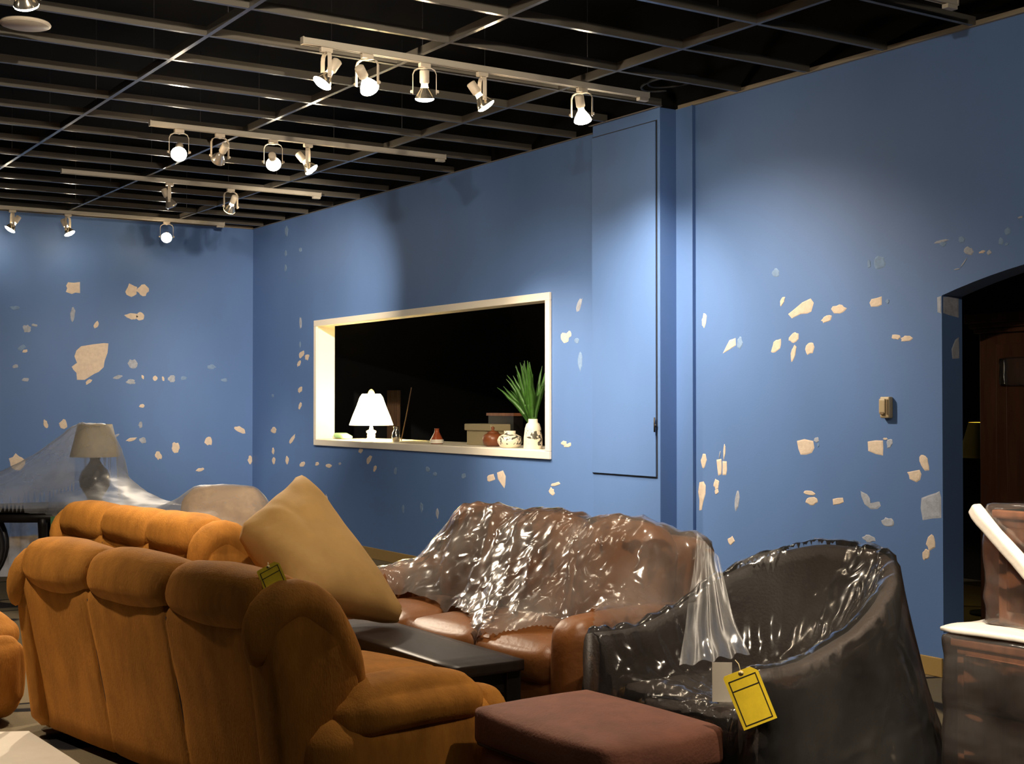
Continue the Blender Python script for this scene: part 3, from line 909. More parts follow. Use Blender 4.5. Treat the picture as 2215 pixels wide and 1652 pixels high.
def recliner(name, label, cat, loc, rz, lobes, wing=.13, group=None, mat='suede'):
    """channel-backed reclining sofa; faces local +x; lobes = lobe boundaries along y"""
    t = thing(name, label, cat, (*loc, 0), rz, group)
    a, b = min(lobes), max(lobes)
    y0, y1 = a - wing, b + wing
    # rear panel, slightly leaning, with vertical stitched channels
    m = MB()
    channel_loft(m, slab(.16, .07, .035, .70, .15), y0 + .02, y1 - .02, 40, er=.10, pinch=.18, creases=[c for c in lobes], cd=.014, cw=.013, nz=.006)
    m.build('back_panel', mat, t)
    for c in lobes:
        m = MB().tube([(.16 - .125 * (z - .07) / .63 - .064 + .0, c, z) for z in (.08, .25, .45, .62, .70)], .0055, 6)
        m.build('seam', 'suede_seam', t)
    ls = sorted(lobes)
    for k in range(len(ls) - 1):
        m = MB()
        channel_loft(m, ell(.075, .790, .150, .125, -.25), ls[k] + .004, ls[k + 1] - .004, 26, er=.20, pinch=.30, nz=.012, seed=k * 3.1)
        m.build('head_cushion', mat, t)
        m = MB()
        channel_loft(m, ell(.22, .56, .11, .17, -.12), ls[k] + .008, ls[k + 1] - .008, 20, er=.14, pinch=.22, nz=.010, seed=9 + k)
        m.build('back_cushion', mat, t)
        m = MB().rbox((.56, (ls[k] + ls[k + 1]) / 2, .385), (.66, ls[k + 1] - ls[k] - .01, .18), .07, 12, puff=.03)
        m.build('seat_cushion', mat, t)
    # drooping wings at both ends of the back
    for s, e in ((-1, a), (1, b)):
        wg = wing if s < 0 else wing * .5          # the far end rolls over less
        yc = e + s * (wg * .46)
        pth = [(-.052, .60), (-.050, .66), (-.035, .74), (.02, .805), (.10, .815), (.18, .775), (.245, .69), (.29, .60), (.325, .51), (.35, .44), (.36, .42)]
        rad = [(.62 + .38 * wg / wing) * q_ for q_ in (.020, .056, .076, .088, .094, .094, .090, .086, .080, .055, .02)]
        m = MB().tube([(x_, yc + s * .012 * math.sin(3 * k_), z_) for k_, (x_, z_) in enumerate(pth)], rad, 16)
        m.build('wing_cushion', mat, t, sub=1)
        m = MB()
        ya, yb = (e - wg * 1.06, e + .03) if s < 0 else (e - .03, e + wg * 1.06)
        channel_loft(m, slab(.205, .12, .135, .66, .36), ya, yb, 16, er=.06, pinch=.12, nz=.006, seed=4 * s)
        m.build('side_panel', mat, t)
        m = MB()
        channel_loft(m, ell(.22, .47, .17, .20, -.45), e - .02 if s > 0 else e - wing + .02, e + wing - .02 if s > 0 else e + .02, 14, er=.07, pinch=.25, nz=.008, seed=2 * s)
        m.build('side_bolster', mat, t)
        ac = e + s * (wing - .02)
        m = MB().rbox((.53, ac, .225), (.86, .25, .36), .09, 14, puff=.02, fn=lambda p: (p[0], p[1], p[2] - .02 * ((p[0] - .5) / .4) ** 2))
        m.build('arm_body', mat, t)
        m = MB().rbox((.54, ac, .405), (.62, .29, .18), .085, 14, puff=.03, fn=lambda p: (p[0], p[1], p[2] - .10 * max(0, p[0] - .55) ** 1.5 - .12 * max(0, .35 - p[0])))
        m.build('arm_pad', mat, t)
        m = MB().rbox((.93, ac, .24), (.13, .22, .32), .06, 10, puff=.02)
        m.build('arm_front', mat, t)
    MB().rbox((.52, (a + b) / 2, .19), (.74, b - a + .10, .24), .05, 10).build('base', mat, t)
    MB().rbox((.91, (a + b) / 2, .25), (.08, b - a - .02, .34), .035, 10, puff=.015).build('front_panel', mat, t)
    for x in (.2, .8):
        for y in (y0 + .1, y1 - .1):
            MB().lathe([(.025, 0), (.030, .07)], 10, T(x, y, 0)).build('foot', 'black_wood', t)
    return t


# ------------------------------------------------------------------ suede sofas
sofa_a = recliner('reclining_sofa', 'big orange-brown suede reclining sofa seen from behind, yellow tag on its back', 'sofa', (1.67, 5.24), math.radians(10.4), [.99, .37, -.27, -.86], group='suede reclining furniture')
sofa_b = recliner('reclining_sofa', 'orange-brown suede reclining sofa behind the big one, next to the covered lamp', 'sofa', (2.33, 7.80), math.radians(9), [.62, .06, -.50, -1.02], group='suede reclining furniture')
chair_d = recliner('recliner_chair', 'suede recliner cut off by the left edge of the picture, arm front toward the camera', 'recliner', (.90, 7.47), math.radians(-84), [.33, -.33], group='suede reclining furniture')


# ------------------------------------------------------------------ tags
def hang_tag(name, label, centre, w, h, rot, group='yellow sale tags'):
    """card tag, front toward local -y; centre = world point of the card's middle"""
    t = thing(name, label, 'tag', centre, 0, group)
    t.rotation_euler = rot
    c = .18 * w
    card = [(-w / 2, -h / 2), (w / 2, -h / 2), (w / 2, h / 2 - c), (w / 2 - c, h / 2), (-w / 2 + c * .3, h / 2), (-w / 2, h / 2 - c * .3)]
    F = R(math.pi / 2, 'X')
    MB().prism(card, .0012, F).build('card', 'tag_yellow', t, smooth=False)
    m = MB()
    bw = w * .028
    x0, x1, z0, z1 = -w / 2 + w * .09, w / 2 - w * .09, -h / 2 + h * .05, h / 2 - h * .12
    y = -.0022
    for (a, b, e, f) in ((x0, z0, x1, z0 + bw), (x0, z1 - bw, x1, z1), (x0, z0, x0 + bw, z1), (x1 - bw, z0, x1, z1), (x0, h * .18, x1, h * .18 + bw)):
        m.box((a, y, b), (e, y + .0012, f))
    m.build('printed_border', 'tag_black', t, smooth=False)
    MB().lathe([(w * .05, 0), (w * .075, .001)], 14, T(w * .02, -.001, h / 2 - h * .05) @ R(math.pi / 2, 'X')).build('eyelet', 'tag_cream', t)
    MB().tube([(w * .02, -.002, h / 2 - h * .05), (w * .06, .006, h / 2 + h * .10), (w * .02, .03, h / 2 + h * .16)], .0015, 6).build('string', 'tag_cream', t)
    return t


# ------------------------------------------------------------------ coffee table
t = thing('coffee_table', 'low dark brown coffee table between the suede and leather sofas', 'table', (2.915, 5.30, 0), math.radians(0))
MB().rbox((0, 0, .425), (.35, 1.32, .05), .006, 6).build('table_top', 'dark_wood', t)
m = MB()
for y in (-.59, .59):
    m.box((-.14, y - .015, .31), (.14, y + .015, .40))
for x in (-.15, .15):
    m.box((x - .015, -.59, .31), (x + .015, .59, .40))
m.build('apron', 'black_wood', t, smooth=False)
for x in (-.145, .145):
    for y in (-.59, .59):
        MB().box((x - .035, y - .035, 0), (x + .035, y + .035, .40)).build('leg', 'black_wood', t, smooth=False, bevel=.004)
MB().box((-.15, -.59, .10), (.15, .59, .13)).build('lower_shelf', 'black_wood', t, smooth=False)

# ------------------------------------------------------------------ ottoman
t = thing('ottoman', 'square brown suede ottoman with a stitched cushion top', 'ottoman', (2.825, 3.80, 0), math.radians(3))
MB().rbox((0, 0, .165), (.50, .72, .23), .035, 10).build('base', 'ottoman_suede', t)
MB().rbox((0, 0, .345), (.53, .75, .14), .028, 14, puff=.020).build('cushion', 'ottoman_suede', t)
for z, e in ((.285, .0), (.375, .012)):
    pts = []
    hx, hy, r = .262 - e * .3, .372 - e * .3, .05
    for cxs, cys, a0 in ((1, 1, 0), (-1, 1, 90), (-1, -1, 180), (1, -1, 270)):
        for k in range(5):
            a = math.radians(a0 + 22.5 * k)
            pts.append((cxs * (hx - r) + r * math.cos(a), cys * (hy - r) + r * math.sin(a), z))
    pts.append(pts[0])
    MB().tube(pts, .006, 6).build('piping', 'ottoman_pipe', t)
for x in (-.2, .2):
    for y in (-.3, .3):
        MB().lathe([(.02, 0), (.028, .06)], 10, T(x, y, 0)).build('foot', 'black_wood', t)

# ------------------------------------------------------------------ leather sofa (under the sheet)
def leather_sofa():
    t = thing('leather_sofa', 'chestnut leather sofa under a clear plastic sheet in front of the blue wall', 'sofa', (3.60, 5.53, 0), math.radians(185))
    # local +x is the seating direction, root in the middle of the sofa
    MB().rbox((.02, 0, .20), (.78, 1.86, .24), .04, 10).build('base', 'leather', t)
    for k in (-1, 0, 1):
        MB().rbox((.13, k * .535, .385), (.62, .53, .17), .06, 12, puff=.03).build('seat_cushion', 'leather', t)
        MB().rbox((0, 0, 0), (.24, .53, .52), .10, 12, M=T(-.25, k * .535, .665) @ R(-.20, 'Y'), puff=.035).build('back_cushion', 'leather', t)
    MB().rbox((0, 0, 0), (.16, 1.86, .78), .07, 12, M=T(-.38, 0, .50) @ R(-.10, 'Y')).build('back_frame', 'leather', t)
    for s in (-1, 1):
        MB().rbox((.02, s * .90, .33), (.84, .22, .54), .085, 14, puff=.02).build('arm', 'leather', t)
        for x in (-.3, .34):
            MB().lathe([(.022, 0), (.03, .08)], 10, T(x, s * .82, 0)).build('foot', 'black_wood', t)
    return t


sofa_l = leather_sofa()


# ------------------------------------------------------------------ tub chair
def tub_chair(loc, rz):
    t = thing('tub_chair', 'dark brown tub chair with sloping arms under clear plastic', 'armchair', (*loc, 0), rz)
    # centre line: straight arms forward (+x), half circle at the back (-x)
    Rm, arm, th = .455, .51, .11
    path = []
    for k in range(7):
        path.append((arm * (1 - k / 6), -Rm, 0, -1))
    for k in range(1, 24):
        a = -math.pi / 2 - math.pi * k / 24
        path.append((Rm * math.cos(a), Rm * math.sin(a), math.cos(a), math.sin(a)))
    for k in range(7):
        path.append((arm * k / 6, Rm, 0, 1))
    N = len(path); n = 16
    vs = []; fs = []
    for j, (x, y, nx, ny) in enumerate(path):
        f = j / (N - 1)
        w = math.sin(math.pi * f)
        top = .60 + .32 * min(1, max(0, (w - .22) / .76)) ** 1.25
        flare = .16 * w + .03
        for i in range(n):
            a = 2 * math.pi * i / n
            ca, sa = math.cos(a), math.sin(a)
            ox = math.copysign(abs(ca) ** .6, ca) * th / 2
            zz = (.09 + top) / 2 + math.copysign(abs(sa) ** .45, sa) * (top - .09) / 2
            k2 = flare * (zz - .75)
            vs.append((x + nx * (ox + k2), y + ny * (ox + k2), zz))
    for j in range(N - 1):
        for i in range(n):
            i2 = (i + 1) % n
            fs.append((j * n + i, j * n + i2, (j + 1) * n + i2, (j + 1) * n + i))
    fs.append(tuple(range(n - 1, -1, -1))); fs.append(tuple((N - 1) * n + i for i in range(n)))
    MB().add(vs, fs).build('shell', 'tub_fabric', t)
    MB().rbox((.11, 0, .34), (.76, .70, .16), .06, 12, puff=.03).build('seat_cushion', 'tub_fabric', t)
    MB().rbox((.09, 0, .18), (.72, .72, .18), .04, 8).build('base', 'tub_fabric', t)
    for x, y in ((.38, .30), (.38, -.30), (-.24, .20), (-.24, -.20)):
        MB().lathe([(.016, 0), (.024, .12)], 10, T(x, y, 0)).build('leg', 'black_wood', t)
    return t


tub = tub_chair((3.67, 3.83), math.radians(180))

# ------------------------------------------------------------------ big tan cushion
iR = Vector((math.cos(YAW), -math.sin(YAW), 0)); iF = Vector((math.sin(YAW), math.cos(YAW), 0)); iU = Vector((0, 0, 1))


def at_depth(u, v, d):
    return Vector((0, 0, CAM_Z)) + (_ff + _fr * ((u - CAM_CX) / CAM_F) - _fu * ((v - CAM_CY) / CAM_F)) * d


def corner_cushion(tl_, tr_, br_, bl_, th):
    """stuffed cushion with the given four corners (world), thickness th"""
    nn = ((br_ - tl_).cross(tr_ - bl_)).normalized()
    vs = []; fs = []; idx = {}; n = 30
    for side in (1, -1):
        for i in range(n + 1):
            for j in range(n + 1):
                a, b = 2 * i / n - 1, 2 * j / n - 1
                edge = i in (0, n) or j in (0, n)
                if side == -1 and edge:
                    idx[side, i, j] = idx[1, i, j]; continue
                # edges draw in between the corners
                a2 = a * (1 - .07 * (1 - b * b) * abs(a) ** 3); b2 = b * (1 - .07 * (1 - a * a) * abs(b) ** 3)
                # blunt corners
                k = max(0, abs(a2) + abs(b2) - 1.78) * .55
                a2 -= math.copysign(k, a2); b2 -= math.copysign(k, b2)
                s_, t_ = (a2 + 1) / 2, (b2 + 1) / 2
                p = (tl_ * (1 - s_) + tr_ * s_) * (1 - t_) + (bl_ * (1 - s_) + br_ * s_) * t_
                hh = th / 2 * (max(0, 1 - abs(a) ** 3.0) * max(0, 1 - abs(b) ** 3.0)) ** .5
                if not edge:
                    ang = math.atan2(b, a)
                    rr = max(abs(a), abs(b))
                    hh += .016 * noise.noise(Vector((a * 2.5 + 2, b * 2.5, side * 4)))
                    hh += .012 * noise.noise(Vector((ang * 5, rr * 2, side))) * rr * (1 - rr ** 6)
                idx[side, i, j] = len(vs)
                vs.append(p + nn * hh * side)
        for i in range(n):
            for j in range(n):
                q = (idx[side, i, j], idx[side, i + 1, j], idx[side, i + 1, j + 1], idx[side, i, j + 1])
                fs.append(q if side == 1 else q[::-1])
    return vs, fs


pc = at_depth(690, 1195, 6.5)
vs, fs = corner_cushion(at_depth(508, 1148, 6.45), at_depth(650, 1016, 6.85), at_depth(892, 1352, 6.35), at_depth(625, 1300, 6.05), .30)
o = MB().add([v - pc for v in vs], fs).build('throw_cushion', 'tan_cushion')
o.location = pc
tag(o, 'large tan cushion leaning against the suede sofa behind the dark table', 'cushion')

# ------------------------------------------------------------------ side table with covered lamp, beige wrapped chair
st = thing('side_table', 'dark side table with bowed legs in the left background under a covered lamp', 'table', (2.95, 11.75, 0), math.radians(-20))
m = MB()
prof = [(.48, .605), (.50, .615), (.50, .635), (.49, .64)]
m.lathe(prof, 40, Matrix.Diagonal((1.25, .75, 1, 1)))
m.build('table_top', 'black_wood', st)
MB().lathe([(.42, .52), (.42, .605)], 40, Matrix.Diagonal((1.25, .75, 1, 1))).build('apron', 'black_wood', st)
for k in range(6):
    a = math.radians(30 + 60 * k)
    px_, py_ = math.cos(a) * 1.25, math.sin(a) * .75
    path = []
    for i in range(9):
        f = i / 8
        rr = .40 - .10 * math.sin(math.pi * f) + .03 * f
        path.append((px_ * rr, py_ * rr, .56 * (1 - f)))
    MB().tube(path, [.040 - .012 * i / 8 for i in range(9)], 8).build('leg', 'black_wood', st)
lp = at(205, 1085, 1, 11.9)
LAMPZ = .92
tl = thing('table_lamp', 'table lamp with beige drum shade and dark urn base under milky plastic', 'lamp', (lp.x, lp.y, .64))
MB().lathe([(.09, 0), (.09, .015), (.06, .03), (.075, .06), (.125, .15), (.135, .22), (.11, .30), (.06, .36), (.04, .40), (.045, .42)], 26).build('base', 'urn_dark', tl)
MB().lathe([(.010, .41), (.010, .72)], 10).build('stem', 'brass', tl)
MB().lathe([(.21, .43), (.212, .435), (.145, .74), (.143, .74)], 40, cap=False).build('lamp_shade', 'shade_beige', tl)
MB().lathe([(.012, .72), (.018, .735), (.004, .75)], 12).build('finial', 'brass', tl)

tl.scale = (1, 1, LAMPZ)
bc = thing('wrapped_armchair', 'rounded beige fabric armchair under plastic between the suede sofa and the corner', 'armchair', (3.66, 9.62, 0), math.radians(-35))
MB().rbox((0, .20, .50), (.62, .22, .70), .13, 12, puff=.03).build('backrest', 'beige_fabric', bc)
MB().rbox((0, -.12, .30), (.56, .56, .28), .08, 10, puff=.02).build('seat', 'beige_fabric', bc)
for s in (-1, 1):
    MB().rbox((s * .32, -.08, .34), (.14, .62, .46), .07, 10).build('arm', 'beige_fabric', bc)
    for y in (-.3, .2):
        MB().lathe([(.02, 0), (.025, .16)], 8, T(s * .25, y, 0)).build('leg', 'black_wood', bc)

# ------------------------------------------------------------------ things on the window ledge
ZS = SZ


def ledge(u, v, dx):
    p = at(u, v, 0, XW + dx)
    return (p.x, p.y, ZS)


t = thing('lit_lamp', 'lit table lamp with glowing white shade on the window ledge', 'lamp', ledge(803, 952, .30))
MB().lathe([(.055, 0), (.055, .012), (.040, .020), (.042, .055), (.036, .060), (.050, .075), (.050, .090), (.020, .105), (.014, .15)], 24).build('base', 'white_ceramic', t)
MB().lathe([(.222, .150), (.224, .153), (.195, .235), (.150, .345), (.118, .435), (.095, .468), (.085, .470)], 40, cap=False).build('lamp_shade', 'shade_lit', t)
MB().lathe([(.030, .462), (.034, .480), (.022, .505), (.006, .518)], 14).build('finial', 'finial_lit', t)
ld = bpy.data.lights.new('lamp_bulb', 'POINT'); ld.energy = 15; ld.color = (1.0, .80, .40); ld.shadow_soft_size = .05
lo = bpy.data.objects.new('lamp_bulb', ld); link(lo, t); lo.location = (0, 0, .28)
t = thing('glass_dish', 'pale green glass dish at the left end of the window ledge', 'dish', ledge(742, 949, .16))
MB().rbox((0, 0, .035), (.12, .24, .055), .025, 8, fn=lambda p: (p[0], p[1], p[2] * (1 - .5 * max(0, -p[1] / .12)) + .004)).build('body', 'green_glass', t)
MB().rbox((-.01, .13, .02), (.07, .08, .035), .015, 6).build('lid', 'white_ceramic', t)
t = thing('silver_jug', 'small polished silver jug to the right of the lit lamp', 'jug', ledge(857, 952, .22))
MB().lathe([(.030, 0), (.038, .01), (.045, .05), (.036, .09), (.022, .115), (.026, .135), (.030, .145)], 20).build('body', 'silver', t)
MB().tube([(0, -.03, .03), (0, -.065, .05), (0, -.065, .10), (0, -.025, .125)], .006, 8).build('handle', 'silver', t)
t = thing('bottle_vase', 'small red-brown bottle vase alone in the middle of the window ledge', 'vase', ledge(945, 960, .16))
MB().lathe([(.055, 0), (.064, .012), (.062, .035), (.040, .075), (.022, .110), (.020, .135), (.024, .142)], 24).build('body', 'red_glaze', t)
MB().lathe([(.0655, .008), (.0665, .022), (.061, .042)], 24, cap=False).build('highlight_band', 'white_ceramic', t)  # white highlight on the vase, put into the colour as a pale band
t = thing('planter_box', 'olive beige rectangular planter box behind the teapot', 'planter', ledge(1052, 963, .36))
MB().box((-.09, -.22, 0), (.09, .19, .13)).build('body', 'planter', t, smooth=False, bevel=.006)
MB().box((-.105, -.24, .13), (.105, .21, .19)).build('rim', 'planter', t, smooth=False, bevel=.008)
t = thing('wooden_crate', 'dark wooden tray box standing behind the planter on the ledge', 'box', ledge(1092, 963, .58))
MB().box((-.05, -.22, 0), (.05, .20, .26)).build('body', 'black_wood', t, smooth=False)
MB().box((-.06, -.24, .26), (.06, .22, .285)).build('lid_rail', 'brown_wood', t, smooth=False)
t = thing('teapot', 'round brown lidded pot beside the painted vases', 'pot', ledge(1066, 964, .20))
MB().lathe([(.05, 0), (.080, .02), (.092, .06), (.080, .10), (.05, .115)], 24).build('body', 'brown_glaze', t)
MB().lathe([(.055, .112), (.045, .128), (.014, .136), (.012, .150), (.018, .160), (.006, .172)], 20).build('lid', 'brown_glaze', t)
t = thing('round_vase', 'squat round white vase with dark brush painting', 'vase', ledge(1103, 967, .13))
MB().lathe([(.065, 0), (.085, .012), (.104, .045), (.106, .065), (.092, .095), (.060, .112), (.048, .118), (.050, .142), (.047, .142), (.043, .12)], 30, cap=False).build('body', 'pot_paint', t)
t = thing('tall_vase', 'tall tapering white vase with dark brush painting holding fern fronds', 'vase', ledge(1153, 968, .13))
MB().lathe([(.074, 0), (.078, .01), (.076, .09), (.066, .17), (.055, .205), (.040, .215), (.038, .245), (.035, .245), (.034, .215)], 30, cap=False).build('body', 'pot_paint', t)
vb = Vector(ledge(1153, 968, .13))
fr = thing('fern_bunch', 'bunch of green fern fronds standing in the tall vase', 'plant', (vb.x, vb.y, ZS + .20))
rng = random.Random(11)
for k in range(26):
    lean = rng.uniform(-.10, .50); dep = rng.uniform(-.10, .12); hgt = rng.uniform(.42, .60) - max(0, lean - .2) * .65
    pts = []
    for i in range(8):
        f = i / 7
        pts.append(Vector((dep * f ** 1.4, lean * f ** 1.25 + .012 * rng.uniform(-1, 1), -.03 + hgt * f - .03 * f ** 3)))
    vs = []; fs = []
    for i, p in enumerate(pts):
        f = i / 7
        wd = .026 * math.sin(math.pi * min(1, .18 + .82 * f)) + .003
        wv = Vector((.5 * wd, -wd * .6, wd * .35))
        nv = Vector((.002, 0, .001))
        vs += [p - wv, p + nv, p + wv, p - nv]
    for i in range(7):
        for q in range(4):
            fs.append((i * 4 + q, i * 4 + (q + 1) % 4, i * 4 + 4 + (q + 1) % 4, i * 4 + 4 + q))
    MB().add(vs, fs).build('frond', 'fern', fr)
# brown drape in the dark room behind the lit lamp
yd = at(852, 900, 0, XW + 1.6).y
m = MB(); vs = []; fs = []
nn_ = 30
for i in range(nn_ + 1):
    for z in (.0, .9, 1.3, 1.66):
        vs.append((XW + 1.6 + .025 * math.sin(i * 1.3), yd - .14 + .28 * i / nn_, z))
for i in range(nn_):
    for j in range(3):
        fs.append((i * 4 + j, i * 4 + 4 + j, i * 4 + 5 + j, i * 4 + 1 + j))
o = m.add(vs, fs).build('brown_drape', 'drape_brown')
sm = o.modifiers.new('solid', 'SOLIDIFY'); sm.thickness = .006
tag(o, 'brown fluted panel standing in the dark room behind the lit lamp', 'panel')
sa, sb = at(868, 951, 0, XW + .42), at(890, 838, 0, XW + .60)
o = MB().tube([(sa.x, sa.y, ZS), ((sa.x + sb.x) / 2 + .01, (sa.y + sb.y) / 2 + .01, (ZS + sb.z) / 2), tuple(sb)], .006, 8).build('dry_stick', 'drape_brown')
tag(o, 'thin dry stick leaning on the window ledge right of the lit lamp', 'stick')

# ------------------------------------------------------------------ doorway: armoire, film band, lamp with ochre shade
t = thing('armoire', 'tall dark brown wooden armoire standing beyond the arched doorway', 'armoire', (6.95, 4.35, 0), math.radians(-2))
x0, x1, ya, yb_ = -.05, .52, -.95, 1.02
MB().box((x0, ya, .08), (x1, yb_, 1.93)).build('body', 'armoire_wood', t, smooth=False, bevel=.006)
MB().box((x0 - .07, ya - .06, 1.99), (x1, yb_ + .06, 2.05)).box((x0 - .05, ya - .04, 1.96), (x1, yb_ + .04, 1.99)).box((x0 - .03, ya - .02, 1.93), (x1, yb_ + .02, 1.96)).build('crown_moulding', 'armoire_wood', t, smooth=False, bevel=.006)
for k, (a, b) in enumerate(((-.80, -.02), (.02, .88))):
    d = MB().box((x0 - .022, a, .70), (x0, b, 1.86)).build('door', 'armoire_wood', t, smooth=False, bevel=.004)
    MB().box((x0 - .030, a + .08, .80), (x0 - .020, b - .08, 1.78)).build('door_panel', 'armoire_wood', d, smooth=False, bevel=.012)
    MB().lathe([(.010, 0), (.016, .02), (.008, .028)], 12, T(x0 - .022, (b - .05) if k == 0 else a + .05, 1.3) @ R(-math.pi / 2, 'Y')).build('door_knob', 'brass', d)
    MB().box((x0 - .022, a, .14), (x0, b, .64)).build('drawer', 'armoire_wood', t, smooth=False, bevel=.006)
for y in (ya + .06, yb_ - .06):
    MB().box((x0, y - .05, 0), (x1, y + .05, .08)).build('plinth', 'armoire_wood', t, smooth=False)


def wrap_box(name, label, lo_, hi_, rz, origin, mat='film_tight', amp=.0045, n=26, flare=None):
    """film pulled round a box: offset shell with creases"""
    c = [(a + b) / 2 for a, b in zip(lo_, hi_)]; s = [b - a for a, b in zip(lo_, hi_)]

    def crease(p):
        q = Vector(p)
        w = noise.noise(Vector((q.x * 7, q.y * 7 + q.z * 5, q.z * 9))) * amp + noise.noise(Vector((q.x * 22, q.y * 22, q.z * 30 + q.y * 20))) * amp * .5
        d = Vector((q.x - c[0], q.y - c[1], (q.z - c[2]) * .5))
        if flare:
            d = d * (1 + flare(q))
            q = Vector((c[0] + d.x, c[1] + d.y, q.z))
        w += amp * 1.1 * (1 - 2.6 * abs(noise.noise(Vector(((p[1] * .8 + p[2] * 1.5) * 7, (p[1] * 1.5 - p[2] * .8) * 1.1, 3)))))
        if d.length > 0:
            q += d.normalized() * (w + amp * .6)
        return q
    o = MB().rbox(c, s, .02, n, fn=crease).build(name, mat)
    o.location = origin; o.rotation_euler = (0, 0, rz)
    return tag(o, label, 'plastic wrap', 'plastic film')


wrap_box('plastic_wrap', 'band of clear film wrapped round the armoire door at eye height', (x0 - .045, ya - .012, 1.60), (x1 + .02, .84, 1.78), math.radians(-2), (6.95, 4.35, 0), n=18)

lp2 = at(2106, 950, 0, 8.1)
t = thing('floor_lamp', 'ochre lamp shade half hidden behind the armoire', 'lamp', (lp2.x, lp2.y - .12, 0))
zb_, zt_ = at(2100, 988, 0, 8.1).z, at(2110, 913, 0, 8.1).z
MB().lathe([(.20, zb_), (.20, zb_ + .003), (.13, zt_), (.128, zt_)], 30, cap=False).build('lamp_shade', 'shade_ochre', t)
MB().lathe([(.13, 0), (.13, .02), (.012, .04), (.012, zt_ - .04)], 16).build('stand', 'black_iron', t)
ld = bpy.data.lights.new('lamp_bulb', 'POINT'); ld.energy = 2.0; ld.color = (1, .8, .3); ld.shadow_soft_size = .03
lo = bpy.data.objects.new('lamp_bulb', ld); link(lo, t); lo.location = (0, 0, (zb_ + zt_) / 2)

# ------------------------------------------------------------------ wrapped cabinets at the right edge
CO, CR = (3.87, 3.12, 0), math.radians(3)
t = thing('nightstand', 'brown wooden cabinet wrapped in clear film at the lower right corner', 'cabinet', CO, CR)
MB().box((.012, -.90, .04), (.56, -.012, .655)).build('body', 'brown_wood', t, smooth=False, bevel=.005)
MB().box((-.004, -.92, .655), (.58, .004, .685)).build('top', 'brown_wood', t, smooth=False, bevel=.006)
for z in (.08, .27, .46):
    d = MB().box((-.006, -.86, z), (.012, -.05, z + .17)).build('drawer', 'brown_wood', t, smooth=False, bevel=.005)
    MB().lathe([(.010, 0), (.016, .018), (.008, .026)], 12, T(-.006, -.45, z + .085) @ R(-math.pi / 2, 'Y')).build('knob', 'brass', d)
for x in (.05, .50):
    for y in (-.85, -.06):
        MB().box((x - .025, y - .025, 0), (x + .025, y + .025, .04)).build('foot', 'brown_wood', t, smooth=False)
wrap_box('plastic_wrap', 'clear film wrapped round the lower brown cabinet at the right edge', (-.03, -.94, .01), (.60, .022, .70), CR, CO)
o = MB().rbox((.27, -.45, .715), (.60, .96, .022), .01, 14, fn=lambda p: (p[0], p[1], p[2] + .006 * noise.noise(Vector((p[0] * 8, p[1] * 8, 0))))).build('foam_sheet', 'foam')
o.location = CO; o.rotation_euler = (0, 0, CR)
tag(o, 'white foam sheet lying between the two wrapped cabinets', 'foam sheet', 'white packing foam')
CO2 = (4.00, 3.06, .728)
t = thing('wrapped_cabinet', 'smaller brown cabinet wrapped in film on top of the lower one', 'cabinet', CO2, CR)
MB().box((.02, -.80, 0), (.44, -.02, .40)).build('body', 'brown_wood', t, smooth=False, bevel=.006)
MB().box((.005, -.82, .37), (.45, -.005, .40)).build('top', 'brown_wood', t, smooth=False, bevel=.005)
MB().box((.008, -.76, .05), (.02, -.06, .34)).build('door', 'brown_wood', t, smooth=False, bevel=.005)
wrap_box('plastic_wrap', 'crumpled film wrapped round the upper cabinet at the right edge', (-.012, -.84, -.0), (.47, .012, .425), CR, CO2, amp=.008)
# foam edge strip running down across the upper cabinet's front
fa = at(2118, 1108, 0, 3.985); fb = at(2240, 1262, 0, 3.93)
dv = (fb - fa); ln = dv.length
M = T(*((fa + fb) / 2)) @ dv.to_track_quat('X', 'Z').to_matrix().to_4x4()
o = MB().rbox((0, 0, 0), (ln + .05, .045, .05), .014, 10, fn=lambda p: (p[0], p[1] + .01 * math.sin(p[0] * 12), p[2] + .006 * noise.noise(Vector((p[0] * 14, p[1] * 9, 1))))).build('foam_strip', 'foam')
o.matrix_world = M
tag(o, 'white foam edge strip slanting down across the upper wrapped cabinet', 'foam strip', 'white packing foam')

# ------------------------------------------------------------------ paper on the floor, lower left
pp = [at(u, v, 2, 0.0) for u, v in ((-260, 1592), (62, 1584), (150, 1640), (240, 1700), (60, 1900), (-400, 1800))]
m = MB(); n = len(pp)
vs = [(p.x, p.y, .004) for p in pp] + [(p.x, p.y, .0075) for p in pp]
m.add(vs, [tuple(range(n - 1, -1, -1)), tuple(range(n, 2 * n))] + [(i, (i + 1) % n, n + (i + 1) % n, n + i) for i in range(n)])
o = m.build('paper_sheet', 'paper', smooth=False)
tag(o, 'bright cream paper sheet on the floor at the lower left corner', 'paper')


# ------------------------------------------------------------------ draped plastic sheets
def world_bvh(roots):
    deps = bpy.context.evaluated_depsgraph_get()
    vs = []; fs = []

    def walk(o):
        if o.type == 'MESH':
            ev = o.evaluated_get(deps); me = ev.to_mesh(); k = len(vs)
            mw = o.matrix_world
            vs.extend([mw @ v.co for v in me.vertices])
            fs.extend([tuple(i + k for i in p.vertices) for p in me.polygons])
            ev.to_mesh_clear()
        for c in o.children:
            walk(c)
    for r in roots:
        walk(r)
    return BVHTree.FromPolygons(vs, fs)


